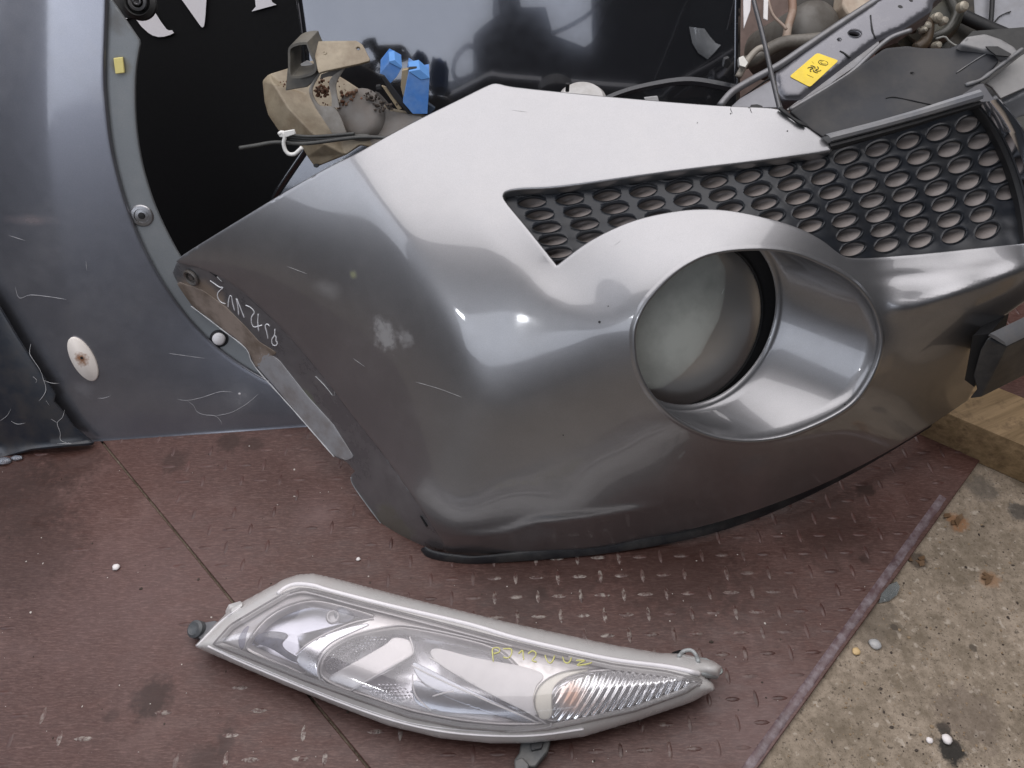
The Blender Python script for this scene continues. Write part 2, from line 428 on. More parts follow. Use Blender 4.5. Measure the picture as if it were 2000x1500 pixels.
faces([(600, 385), (640, 355), (540, 415), (620, 420)], (-.50, -.72, .48)); faces([(470, 470), (520, 465), (600, 470), (660, 420)], (-.54, -.78, .33))
faces([(600, 560), (700, 600), (650, 700), (750, 800), (520, 540), (800, 900), (740, 520), (800, 640), (860, 760), (420, 520), (700, 450), (640, 620), (700, 700), (600, 480)], (-.56, -.80, .20))
faces([(1000, 720), (1060, 740), (950, 690), (980, 650)], (-.20, -.93, .30)); faces([(960, 1018), (1040, 1008), (1120, 996), (1210, 986)], (-.12, -.92, .36))
faces([(1050, 820), (1100, 900), (1000, 860), (1200, 900), (950, 900), (1150, 820)], (-.10, -.97, .17))
faces([(1350, 930), (1500, 920), (1600, 890), (1250, 960), (1400, 980)], (.06, -.99, .03))
faces([(1800, 720), (1800, 780), (1700, 840), (1850, 660)], (.22, -.97, -.02))
faces([(1780, 560), (1860, 535), (1950, 505), (2100, 470), (1720, 530), (1800, 510)], (.12, -.50, .85))
faces([(1850, 610), (1960, 570), (2050, 540)], (.2, -.95, .25))
faces([(1380, 450), (1250, 470), (1500, 455)], (-.02, -.55, .83))
faces([(1180, 560), (1160, 500)], (-.30, -.60, .74)); faces([(1200, 700)], (-.40, -.85, .35)); faces([(1280, 840)], (-.2, -.95, -.1))
faces([(900, 1060), (1100, 1045), (1300, 1020)], (-.05, -.95, -.30))
NC = np.array(NC)
def nfield(px, py, power=4.0):
    d2 = (NC[:, 0]-px)**2+(NC[:, 1]-py)**2+20.0**2; w = d2**(-power/2); n = (w[:, None]*NC[:, 2:]).sum(0); return n/np.linalg.norm(n)
for j in range(0, S.ny-1):
    for i in range(0, S.nx-1):
        px = S.x0+(i+.5)*S.h; py = S.y0+(j+.5)*S.h
        if np.min((NC[:, 0]-px)**2+(NC[:, 1]-py)**2) > 170**2: continue
        S.face(px, py, nfield(px, py), FACE_W)
S.crease = [([(885, 330), (940, 430), (1030, 540), (1110, 602), (1190, 634)], 35, 0.02), ([(1735, 605), (1850, 578), (2000, 528), (2150, 475)], 25, 0.02),
            ([(860, 1045), (1000, 1032), (1100, 1005), (1280, 997), (1500, 950)], 30, 0.1), ([(680, 310), (760, 420), (850, 560), (960, 760), (1030, 900)], 45, 0.05)]
S.solve(bend=5.0)
S.ridges = [(spline([(862, 1049), (930, 1049), (990, 1040), (1030, 1026), (1060, 1020), (1140, 1012), (1220, 1000), (1300, 990)], 4), -.0058, 8.), (spline([(735+0, 1000), (780, 985), (850, 1015), (880, 1028), (960, 1030)], 3), 0.0, 9.),
            (spline([(1730, 600), (1790, 598), (1870, 572), (2000, 524), (2140, 468)], 4), -.004, 11.), (spline([(1690, 545), (1760, 540), (1860, 532), (2000, 510)], 4), .0015, 9.)]
# ------------------------------------------------------------------ bumper object
PX = lambda px, py, f: DP(np.float64(px), np.float64(py), f)
def stroke(mb, pts, f, r, proud=0.0005, n=5, sm=4):
    p = spline(pts, sm) if len(pts) > 2 else np.array(pts, float)
    p = resample(p, 3.0); P = DP(p[:, 0], p[:, 1], f); N = normal_at(f, p[:, 0], p[:, 1])
    m_ = len(P); wob = 0.55+0.45*np.abs(np.sin(np.arange(m_)*.37+P[0, 0]*50))*np.abs(np.sin(np.arange(m_)*.083+P[0, 1]*90+.6)) if r < .0007 else 0.85+0.15*np.sin(np.arange(m_)*.5+P[0, 0]*70)
    if r < .0007: wob = wob*np.minimum(1, np.minimum(np.arange(m_), np.arange(m_)[::-1])/4+.25)
    return mb.tube(P+N*proud, r*wob, n)
DEF_SMUDGE = PX(757, 650, S)
PAINT = paint('grey_metallic_paint', (0.236, 0.235, 0.243), rough=.40, dust=.32, patches=[
    dict(P=PX(752, 655, S), r=0.026, col=(.42, .42, .42), n=70, amt=1.1, f=.55, soft=.6),
    dict(P=PX(790, 660, S), r=0.016, col=(.4, .4, .4), n=90, amt=1.2, f=.4, soft=.7),
    dict(P=PX(640, 565, S), r=0.07, col=(.30, .30, .29), n=60, amt=.5, f=.35, soft=.9, sq=((1, 4, 4), (0, 0, math.radians(-15)))),
    dict(P=PX(690, 537, S), r=0.008, col=(.32, .34, .12), n=80, amt=.6, f=.5, soft=.6),
    dict(P=PX(1470, 905, S), r=0.03, col=(.06, .055, .05), n=50, amt=.9, f=.35, soft=.8),
    dict(P=PX(1030, 1040, S), r=0.05, col=(.10, .09, .085), n=30, amt=.9, f=.35, soft=.9),
    dict(P=PX(1090, 950, S), r=0.02, col=(.10, .09, .085), n=60, amt=1.0, f=.3, soft=.9),
])
BLACKP = simple('black_plastic', (0.018, 0.019, 0.022), 0.42, nscale=40, nmix=.5, dark=1.9, dirt=(.10, .095, .085), dirt_amt=.35)
BLACKM = simple('matt_black', (0.008, 0.008, 0.009), 0.6, nmix=.2)
GREYP = simple('grey_plastic', (0.12, 0.125, 0.135), 0.42, dirt=(.2, .18, .16), dirt_amt=.4)
WHITEM = simple('white_marker', (0.85, 0.85, 0.87), 0.5, nmix=.1)
bump_root = thing('front_bumper', Z(np.float64(870), np.float64(1075), 0.0), 'grey metallic front bumper with a large round lamp recess and black grille', 'car bumper')
OUT = np.vstack([spline([(345, 512), (372, 492), (480, 425), (560, 376), (640, 330), (700, 300), (800, 245), (900, 195), (955, 168), (972, 165), (1000, 171), (1100, 182), (1250, 196), (1400, 208), (1505, 213), (1530, 220)], 4)[:-1],
   spline([(1530, 220), (1575, 250), (1622, 284)], 3)[:-1], [(1625, 291)],
   spline([(1600, 296), (1500, 309), (1300, 333), (1100, 361), (1020, 366), (990, 371), (979, 381), (986, 398), (1030, 452), (1086, 523)], 5)[:-1],
   spline([(1086, 523), (1150, 475), (1230, 436), (1310, 416), (1380, 410), (1450, 417), (1540, 440), (1600, 468), (1640, 498), (1665, 507), (1710, 507)], 5)[:-1],
   [(1800, 499), (1900, 488), (2000, 478), (2150, 462), (2230, 455), (2230, 480), (2150, 505), (2000, 590), (1930, 640), (1902, 655), (1884, 738), (1903, 752), (1890, 782)],
   spline([(1890, 782), (1750, 872), (1600, 948), (1450, 1005), (1300, 1045), (1150, 1071), (1000, 1083), (900, 1084), (872, 1076), (866, 1058)], 5)[:-1],
   spline([(866, 1058), (790, 944), (744, 880), (694, 817), (617, 717), (545, 636), (477, 572), (430, 540), (385, 520)], 5)])
sheet('bumper_skin', OUT, S, PAINT, bump_root, holes=[offset_loop(RIM, 12)], step=8, lip=0.012, rad=0.003, hole_lip=0.0, edge_step=6)
# lamp recess: rolled rim and flared wall
AX = np.array([.33, -.76, .39]); AX /= np.linalg.norm(AX)
R3 = lambda off, proud: DP(*offset_loop(RIM, off).T, rimplane)+RIM_N*proud
INC = D(np.float64(1374), np.float64(628), np.float64(1.062)); RI = 0.1285
rim0 = R3(0, -.006); rc = rim0.mean(0)
rows = [DP(*offset_loop(RIM, 12).T, S), R3(9, .0015), R3(6, .004), R3(3, .0045), R3(0.5, .003), R3(0, -.002), rim0]
def radial(p): q = (p-rc)-((p-rc)@AX)*AX; return q/np.linalg.norm(q)
for t in (0.12, 0.3, 0.5, 0.7, 0.9, 1.0): rows.append([(1-t)*p+t*(INC+radial(p)*RI) for p in rim0])
rows.append([INC-AX*.002+radial(p)*(RI-.003) for p in rim0])
rows.append([INC-AX*.003+radial(p)*(RI-.0085) for p in rim0])
rows.append([INC-AX*.006+radial(p)*(RI-.009) for p in rim0])
MB().loft(rows).build('lamp_recess', PAINT, bump_root, smooth=True)
# grille
GO = np.array([(955, 350), (1100, 342), (1300, 315), (1500, 290), (1640, 262), (1780, 232), (1905, 203), (1925, 225), (1975, 300), (2000, 360), (2030, 490), (1900, 505), (1700, 530), (1640, 525), (1560, 470), (1400, 440), (1300, 440), (1180, 490), (1090, 560), (1050, 520), (960, 400)], float)
kr = [(0, 0, 1037, 395), (1, 0, 1111, 389), (2, 0, 1186, 382), (3, 0, 1258, 374), (4, 0, 1328, 363), (5, 0, 1397, 353), (6, 0, 1463, 343), (7, 0, 1527, 332), (8, 0, 1589, 320), (9, 0, 1653, 306), (10, 0, 1714, 292), (11, 0, 1775, 276), (12, 0, 1834, 259), (13, 0, 1893, 241),
      (0, 1, 1054, 420), (1, 1, 1127, 414), (2, 1, 1202, 406), (3, 1, 1274, 397), (4, 1, 1345, 387), (5, 1, 1415, 377), (6, 1, 1480, 367), (7, 1, 1543, 358), (8, 1, 1607, 347), (9, 1, 1672, 335), (10, 1, 1735, 322), (11, 1, 1796, 307), (12, 1, 1856, 291), (13, 1, 1915, 274),
      (0, 2, 1067, 444), (1, 2, 1141, 438), (9, 2, 1690, 364), (10, 2, 1753, 351), (11, 2, 1816, 338), (12, 2, 1877, 323), (13, 2, 1936, 307), (0, 3, 1080, 469), (9, 3, 1705, 392), (11, 3, 1833, 368), (13, 3, 1954, 340), (0, 4, 1090, 493),
      (9, 4, 1717, 420), (11, 4, 1845, 399), (13, 4, 1968, 373), (9, 5, 1726, 449), (11, 5, 1855, 428), (13, 5, 1980, 408), (9, 6, 1734, 477), (11, 6, 1863, 459), (13, 6, 1994, 441)]
kr = np.array(kr, float); kk, rr_ = kr[:, 0]/13, kr[:, 1]/6
BAS = lambda k, r: np.stack([np.ones_like(k), k, r, k*k, k*r, r*r, k*k*r, k*r*r], -1)
cx = np.linalg.lstsq(BAS(kk, rr_), kr[:, 2], rcond=None)[0]; cy = np.linalg.lstsq(BAS(kk, rr_), kr[:, 3], rcond=None)[0]
def gpos(k, r): b = BAS(np.float64(k)/13, np.float64(r)/6); return float(b@cx), float(b@cy)
def ell(x, y, a, b, ang, n=20):
    th = np.linspace(0, 2*math.pi, n, endpoint=False); c, s = math.cos(ang), math.sin(ang)
    return np.stack([x+a*np.cos(th)*c-b*np.sin(th)*s, y+a*np.cos(th)*s+b*np.sin(th)*c], 1)
def eye(x, y, a, b, ang, n=24):
    th = np.linspace(0, 2*math.pi, n, endpoint=False); c, s = math.cos(ang), math.sin(ang); X = a*np.cos(th); Y = b*np.sign(np.sin(th))*np.abs(np.sin(th))**1.3
    return np.stack([x+X*c-Y*s, y+X*s+Y*c], 1)
BI = lambda x, y: np.stack([np.ones_like(x), x, y, x*x, x*y, y*y, x*x*y, x*y*y], -1)
ri_ = np.linalg.lstsq(BI((kr[:, 0*0+2]-1500)/500, (kr[:, 3]-350)/150), kr[:, 1], rcond=None)[0]; ki_ = np.linalg.lstsq(BI((kr[:, 2]-1500)/500, (kr[:, 3]-350)/150), kr[:, 0], rcond=None)[0]
def GF(px, py):
    px = np.asarray(px, float); py = np.asarray(py, float); b = BI((px-1500)/500, (py-350)/150); r = b@ri_; k = b@ki_
    return S(px, py)+0.016+0.0018*(.5-.5*np.cos(2*math.pi*r))*(.5+.5*np.cos(2*math.pi*k+.6))+0.0005*np.sin(2*math.pi*r)
cups = []
for k in range(-1, 15):
    for r in range(-1, 8):
        x, y = gpos(k, r); u = np.clip(k/13, 0, 1)
        e = eye(x, y, 30-3.0*u, 11.5+4*u, math.radians(-4-21*u))
        if inside(GO, e).all() and polydist(GO, e).min() > 5: cups.append((x, y, u, e))
GRILLE = simple('grille_black', (0.011, 0.013, 0.017), 0.36, spec=.32, nscale=30, nmix=.4, dark=1.8, dirt=(.04, .038, .035), dirt_amt=.25, dscale=18)
CUP = simple('dusty_cup', (0.21, 0.187, 0.178), 0.5, nscale=60, nmix=.6, dark=.5, dirt=(.20, .17, .15), dirt_amt=.4)
def uv_wave(px, py):
    return 0
g_ob = sheet('grille', GO, GF, GRILLE, bump_root, holes=[c[3] for c in cups], step=8, lip=0.006, rad=0.0012, hole_lip=0.003, edge_step=6)
for x, y, u, e in cups:
    P = DP(e[:, 0], e[:, 1], GF); c0 = PX(x, y, GF); N = normal_at(GF, np.float64(x), np.float64(y)); N = N.reshape(3)
    rows = [c0+(P-c0)*1.01-N*.0028]
    dirn = UP*.85-RT*.5; dirn -= (dirn@N)*N; dirn /= np.linalg.norm(dirn); sz = .011
    for q, pr_ in ((.97, .42), (.88, .68), (.70, .88), (.45, 1.0), (.15, 1.0)):
        R_ = (P-c0)*q; s_ = np.clip((R_@dirn)/sz, -1, 1); rows.append(c0+R_-N*((.0015+.0215*(.5+.5*s_)**1.1)*pr_+.0008)[:, None])
    MB().loft(rows, True, False, True).build('grille_cup', CUP, g_ob, smooth=True)
# soft ridges between the cups
# arch flange and its dirty lip
FOLD = [(385, 520), (430, 540), (477, 572), (545, 636), (617, 717), (694, 817), (744, 880), (790, 944), (866, 1058)]
foldl = spline(FOLD, 4)
def FL(px, py):
    P = np.stack([np.asarray(px, float).ravel(), np.asarray(py, float).ravel()], 1); d = polydist(foldl, P, closed=False).reshape(np.shape(px))
    return S(px, py)+0.0035+0.00022*d
FLO = np.vstack([foldl, [(872, 1074), (845, 1076), (821, 1071), (794, 1071), (762, 1044), (725, 997), (690, 949), (685, 930), (694, 921), (676, 901), (653, 892), (612, 848), (572, 799), (535, 755), (499, 717), (488, 700), (481, 681), (460, 662), (436, 645), (410, 622), (377, 600), (329, 565), (333, 545), (345, 514), (365, 512)]])
FLM = paint('flange_paint', (0.13, 0.132, 0.14), rough=.42, metal=.6, dust=.8, crough=.25, patches=[dict(P=PX(400, 590, FL), r=.06, col=(.23, .17, .12), n=30, amt=.5, f=.8), dict(P=PX(770, 1030, FL), r=.05, col=(.10, .09, .06), n=40, amt=.8, f=.7), dict(P=PX(600, 790, FL), r=.03, col=(.10, .11, .06), n=40, amt=.8, f=.6)])
sheet('arch_flange', FLO, FL, FLM, bump_root, step=10, lip=.006, rad=.001, edge_step=6)
TAN = simple('dirty_tan', (0.27, 0.22, 0.185), 0.6, nscale=25, nmix=.6, dark=.5, dirt=(.10, .07, .045), dirt_amt=.6)
FL2 = lambda px, py: FL(px, py)-0.0022
sheet('flange_lip', [(331, 566), (350, 552), (395, 568), (440, 600), (480, 640), (505, 668), (540, 690), (520, 700), (510, 716), (499, 715), (483, 681), (460, 660), (436, 643), (410, 620), (377, 598)], FL2, TAN, bump_root, step=9, lip=.002, rad=.0008, edge_step=6)
sheet('flange_lip_lower', [(508, 678), (545, 705), (600, 775), (650, 830), (690, 893), (676, 899), (653, 890), (612, 846), (572, 797), (535, 753), (502, 716)], FL2, simple('lip_grey', (.30, .30, .31), .45, dirt=(.16, .13, .11), dirt_amt=.5), bump_root, step=9, lip=.002, rad=.0008, edge_step=6)
mb = MB(); stroke(mb, [(331, 566), (377, 600), (436, 645), (481, 681), (499, 717), (572, 799), (653, 892)], FL2, .0013, .0004); mb.build('lip_edge', simple('torn_edge', (.55, .55, .56), .5), bump_root, smooth=True)
mb = MB(); cN = normal_at(FL, np.float64(375), np.float64(541)).reshape(3); cP = PX(375, 541, FL)
mb.rings(cP+cN*.001, cN, [(.0145, 0), (.0145, .003), (.012, .0045), (.009, .003), (.0085, -.001), (.005, -.001), (.0045, .002), (.001, .002)], 28, cap1=True)
mb.build('washer', simple('worn_steel', (.20, .19, .18), .45, metal=.7, dirt=(.12, .08, .05), dirt_amt=.6), bump_root)
mb = MB(); stroke(mb, FOLD[2:], lambda a, b: FL(a, b)-.001, .0011, 0); mb.build('fold_seam', BLACKM, bump_root, smooth=True)
mb = MB(); stroke(mb, [(686, 932), (691, 949), (725, 997), (762, 1044), (793, 1070)], FL, .0009, .0004); mb.build('strip_edge', simple('edge_highlight', (.3, .31, .32), .4), bump_root, smooth=True)  # pale stroke painting the highlight along the strip's edge
# marks written on the flange
Zz = lambda L: [(380+x/7.5, 520+y/7.5) for x, y in L]
FW_ = lambda px, py: FL(px, py)
mb = MB()
for L in ([(230, 210), (300, 258), (370, 305), (420, 310), (350, 380), (342, 450), (385, 520), (455, 550)], [(495, 600), (503, 500), (520, 430), (543, 440), (562, 540), (590, 650)], [(650, 712), (640, 600), (615, 465), (660, 570), (730, 750)],
          [(755, 572), (820, 600), (880, 672), (840, 740), (838, 830), (870, 888), (920, 882), (990, 862)], [(935, 700), (930, 830), (945, 950)], [(1105, 878), (1062, 842), (1040, 880), (1062, 970), (1080, 1062)],
          [(1180, 920), (1175, 1010), (1140, 1060), (1135, 1120), (1160, 1158), (1205, 1155), (1215, 1115), (1195, 1085), (1200, 1035), (1172, 1008)]):
    stroke(mb, Zz(L), FW_, .00105, .0003)
mb.build('handwriting', WHITEM, bump_root, smooth=True)
SCRP = simple('bare_scrape', (.5, .5, .5), .5)
for L, r in (([(617, 735), (634, 752), (650, 772)], .0009), ([(408, 526), (420, 536), (434, 550)], .0011), ([(640, 741), (655, 769), (648, 773)], .0005)):
    mb = MB(); stroke(mb, L, FW_, r); mb.build('scrape', SCRP, bump_root, smooth=True)
for L in ([(398, 522), (412, 530), (424, 540)], [(822, 1007), (834, 1027)]):
    mb = MB(); stroke(mb, L, FW_, .0022); mb.build('clip_slot', BLACKM, bump_root, smooth=True)
# fine scratches in the paint
SCR = simple('scratch', (.42, .42, .42), .5)
for L in ([(812, 746), (860, 760), (902, 776)], [(690, 700), (712, 716)], [(1200, 480), (1212, 470)], [(1690, 777), (1680, 779)], [(1000, 215), (1030, 219)], [(560, 520), (600, 535)]):
    mb = MB(); stroke(mb, L, S, .00035, .0001); mb.build('scratch', SCR, bump_root, smooth=True)
for x, y, r in ((1171, 629, .0017), (1188, 598, .0008), (1100, 850, .0008), (1650, 790, .0012), (1463, 210, .0008), (1427, 222, .0009), (1538, 256, .0009), (1362, 240, .0006)):
    p = PX(x, y, S); nn = normal_at(S, np.float64(x), np.float64(y)).reshape(3); mb = MB(); mb.disc(p-nn*.0003, nn, r, .0008, 8); mb.build('grit', BLACKM, bump_root)
# lower black lip
mb = MB(); LP = spline([(822, 1072), (836, 1085), (880, 1094), (960, 1096), (1200, 1075), (1420, 1030), (1640, 936), (1880, 793)], 6); LI = spline([(832, 1068), (852, 1076), (900, 1083), (960, 1083), (1180, 1050), (1400, 1008), (1620, 920), (1860, 780)], 6)
zz = np.linspace(0, 1, len(LP)); a = Z(LP[:, 0], LP[:, 1], 0.006+.03*zz**3); b = Z(LI[:, 0], LI[:, 1], 0.016+.05*zz**3); dn = np.array([0, 0, -.006])
mb.loft([a+dn, a, (a*.5+b*.5)+[0, 0, .002], b, b+dn], closed=False); mb.build('lower_lip', BLACKP, bump_root, smooth=True)
# lower insert at the right: a black channel running off to the right
q = np.array([(1928, 660), (1966, 676), (1916, 776), (1892, 779), (1907, 760), (1900, 733), (1914, 684)], float)
fi = plane(D(np.float64(1920), np.float64(720), np.float64(1.095)), (-.25, -.95, .1)); L3 = DP(q[:, 0], q[:, 1], fi)
mb = MB(); mb.prism(L3, np.array([.42, .20, .045])); o = mb.build('lower_insert', BLACKP, bump_root); m = o.modifiers.new('b', 'BEVEL'); m.width = .002; m.segments = 2
q = np.array([(1930, 655), (1950, 667), (1966, 676), (1962, 668), (1946, 657), (1934, 651)], float); L3 = DP(q[:, 0], q[:, 1], lambda a, b: fi(a, b)-.002)
MB().prism(L3, np.array([.42, .20, .045])).build('insert_top', GREYP, bump_root)
q = np.array([(1900, 656), (1932, 652), (1924, 690), (1906, 735), (1903, 756), (1884, 742)], float); L3 = DP(q[:, 0], q[:, 1], lambda a, b: fi(a, b)+.012)
MB().prism(L3, np.array([.05, .05, -.005])).build('insert_side', BLACKM, bump_root)
# strip above the grille, chrome trim
gs = lambda px, py: S(px, py)
def strip(name, A, B, f, off, mat, parent, prof=((0, 0), (.3, .003), (.7, .003), (1, 0)), sm=6, back=.006):
    A = spline(A, sm); B = spline(B, sm); rows = []
    a = DP(A[:, 0], A[:, 1], f); b = DP(B[:, 0], B[:, 1], f); N = normal_at(f, (A[:, 0]+B[:, 0])/2, (A[:, 1]+B[:, 1])/2)
    rows.append(a+N*(off-back))
    for t, h in prof: rows.append(a*(1-t)+b*t+N*(off+h))
    rows.append(b+N*(off-back))
    return MB().loft(rows, closed=False).build(name, mat, parent, smooth=False)
strip('seal_strip', [(1606, 268), (1700, 243), (1780, 219), (1840, 199), (1905, 178)], [(1618, 281), (1700, 259), (1780, 236), (1840, 218), (1912, 196)], gs, .008, simple('seal_grey', (.15, .155, .17), .4, dirt=(.3, .29, .27), dirt_amt=.3), bump_root)
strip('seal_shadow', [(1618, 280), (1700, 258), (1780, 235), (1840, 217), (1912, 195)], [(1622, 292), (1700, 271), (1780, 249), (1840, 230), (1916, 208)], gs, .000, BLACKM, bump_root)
CHROME, nt, b_ = mat_new('chrome'); set_(b_, Base_Color=(.75, .76, .8), Metallic=1.0, Roughness=.12)
strip('chrome_trim', [(1914, 203), (1940, 236), (1962, 272), (1982, 316), (2000, 372), (2012, 440), (2020, 520)], [(1938, 200), (1966, 232), (1992, 270), (2014, 312), (2034, 366), (2048, 440), (2056, 520)], gs, .012, CHROME, bump_root, prof=((0, 0), (.2, .006), (.5, .009), (.8, .006), (1, 0)), back=.02)
strip('trim_gap', [(1907, 205), (1933, 238), (1955, 276), (1975, 320), (1993, 376), (2005, 440), (2013, 520)], [(1916, 203), (1942, 236), (1964, 272), (1984, 316), (2002, 372), (2014, 440), (2022, 520)], gs, -.006, BLACKM, bump_root, back=.01)

# ------------------------------------------------------------------ lamp in the recess
CLEAR, nt, b_ = mat_new('hazed_clear_lens')
def clear(name, haze=.25, rough=.08, col=(.8, .8, .8), scratch=True, hz=(.45, .7)):
    m = bpy.data.materials.new(name); m.use_nodes = True; nt = m.node_tree; nt.nodes.clear()
    out = N_(nt, 'ShaderNodeOutputMaterial'); tr = N_(nt, 'ShaderNodeBsdfTransparent'); gl = N_(nt, 'ShaderNodeBsdfGlossy'); df = N_(nt, 'ShaderNodeBsdfDiffuse')
    tr.inputs[0].default_value = (.96, .96, .96, 1); gl.inputs['Roughness'].default_value = rough; df.inputs[0].default_value = (*col, 1)
    pos = geo_pos(nt); fr = N_(nt, 'ShaderNodeFresnel'); fr.inputs[0].default_value = 1.5
    f2 = math_(nt, 'ADD', math_(nt, 'MULTIPLY', fr.outputs[0], 0.9), 0.01, True)
    n1 = ramp(nt, noise(nt, 14, 7, .65, pos), [(hz[0]-.15, 0.35), (hz[1], 1.0)])
    h = math_(nt, 'MULTIPLY', n1, haze)
    m1 = N_(nt, 'ShaderNodeMixShader'); nt.links.new(h, m1.inputs[0]); nt.links.new(tr.outputs[0], m1.inputs[1]); nt.links.new(df.outputs[0], m1.inputs[2])
    m2 = N_(nt, 'ShaderNodeMixShader'); nt.links.new(f2, m2.inputs[0]); nt.links.new(m1.outputs[0], m2.inputs[1]); nt.links.new(gl.outputs[0], m2.inputs[2])
    nt.links.new(m2.outputs[0], out.inputs[0]); return m
bpy.data.materials.remove(CLEAR)
LC = D(np.float64(1350), np.float64(640), np.float64(1.092)); LR = .1150
lamp = thing('fog_lamp', LC-AX*.03, 'round dusty glass front lamp seated inside the bumper recess', 'lamp')
ax1 = np.cross(AX, [0, 0, 1]); ax1 /= np.linalg.norm(ax1)
LG = clear('lamp_glass', .97, .38, (.52, .54, .50), hz=(.05, .6))
REF, nt, b_ = mat_new('dull_reflector'); set_(b_, Base_Color=(.40, .42, .40), Metallic=.6, Roughness=.5)
MB().rings(LC, AX, [(LR*.02, .018), (LR*.3, .017), (LR*.55, .0138), (LR*.78, .0085), (LR*.93, .003), (LR, -.002)], 56, cap0=True).build('lamp_glass', LG, lamp, smooth=True)
MB().rings(LC-AX*.004, AX, [(LR-.001, 0), (LR*.9, -.022), (LR*.7, -.038), (LR*.4, -.048), (LR*.15, -.05)], 48, cap1=True).build('reflector', REF, lamp, smooth=True)
MB().rings(LC-AX*.05, AX, [(.016, 0), (.017, .02), (.012, .032), (.004, .036)], 24, cap1=True).build('bulb_shield', simple('shield', (.3, .31, .3), .4, metal=.8), lamp, smooth=True)
MB().rings(LC, AX, [(LR+.0005, -.002), (LR+.003, -.001), (LR+.004, -.010), (LR+.034, -.002), (LR+.034, -.05), (LR*.6, -.07)], 48, cap1=True).build('lamp_housing', BLACKM, lamp, smooth=False)
for L in ([(1414, 562), (1408, 575), (1411, 568)], [(1262, 742), (1275, 738), (1290, 739)], [(1262, 748), (1284, 742)]):
    fL = plane(LC+AX*.019, AX); 
    if L[0][0] < 1300: fL = plane(LC+AX*.006, AX)
    mb = MB(); stroke(mb, L, fL, .0005, .001); mb.build('glass_scratch', simple('glass_scratch', (.75, .78, .75), .4), lamp, smooth=True)
# ------------------------------------------------------------------ ground: concrete and two brown steel tread plates
def conc():
    m, nt, b = mat_new('concrete'); pos = geo_pos(nt)
    n1 = noise(nt, 5, 8, .7, pos); n2 = noise(nt, 75, 8, .75, pos); n3 = noise(nt, 200, 4, .6, pos)
    c = mix(nt, ramp(nt, n1, [(.35, 0), (.65, 1)]), (.40, .325, .25), (.26, .21, .155))
    c = mix(nt, math_(nt, 'MULTIPLY', ramp(nt, n2, [(.42, 0), (.62, 1)]), .55), c, (.11, .083, .052), 'MIX')
    c = mix(nt, math_(nt, 'MULTIPLY', ramp(nt, noise(nt, 17, 8, .7, pos), [(.50, 0), (.64, 1)]), .5), c, (.12, .092, .06))
    c = mix(nt, math_(nt, 'MULTIPLY', ramp(nt, n3, [(.60, 0), (.67, 1)]), .7), c, (.06, .045, .032))
    c = mix(nt, math_(nt, 'MULTIPLY', ramp(nt, noise(nt, 380, 3, .6, pos), [(.58, 0), (.66, 1)]), .55), c, (.09, .07, .05))
    c = mix(nt, math_(nt, 'MULTIPLY', ramp(nt, noise(nt, 90, 3, .5, pos), [(.30, 1), (.38, 0)]), .5), c, (.55, .48, .40))
    for (x, y, r, col, f) in ((1860, 1465, .022, (.015, .014, .012), .95), (1845, 1425, .012, (.02, .018, .015), .9), (1795, 1095, .016, (.05, .035, .025), .8), (1870, 1020, .02, (.28, .13, .05), .7), (1932, 1132, .018, (.30, .17, .09), .7), (1900, 1265, .006, (.05, .04, .03), .7), (1745, 1225, .006, (.05, .04, .03), .8), (1700, 1210, .05, (.10, .08, .06), .5), (1890, 1400, .05, (.12, .09, .07), .5), (1990, 1000, .02, (.03, .03, .03), .7), (1920, 955, .03, (.08, .07, .06), .6)):
        c = mix(nt, math_(nt, 'MULTIPLY', blotch(nt, Z(np.float64(x), np.float64(y), -.008), r, 60, .8), f), c, col)
    nt.links.new(c, b.inputs['Base Color']); set_(b, Roughness=.85)
    h = math_(nt, 'ADD', math_(nt, 'MULTIPLY', n2, .6), math_(nt, 'MULTIPLY', noise(nt, 260, 5, .7, pos), .5)); bump(nt, b, h, .6, .002)
    return m
CONC = conc()
g = MB(); g.add([(-6, -5, -.008), (6, -5, -.008), (6, 7, -.008), (-6, 7, -.008)], [[0, 1, 2, 3]]); o = g.build('ground', CONC); o['kind'] = 'structure'
F0 = lambda px, py: Z(np.float64(px), np.float64(py), 0.0)
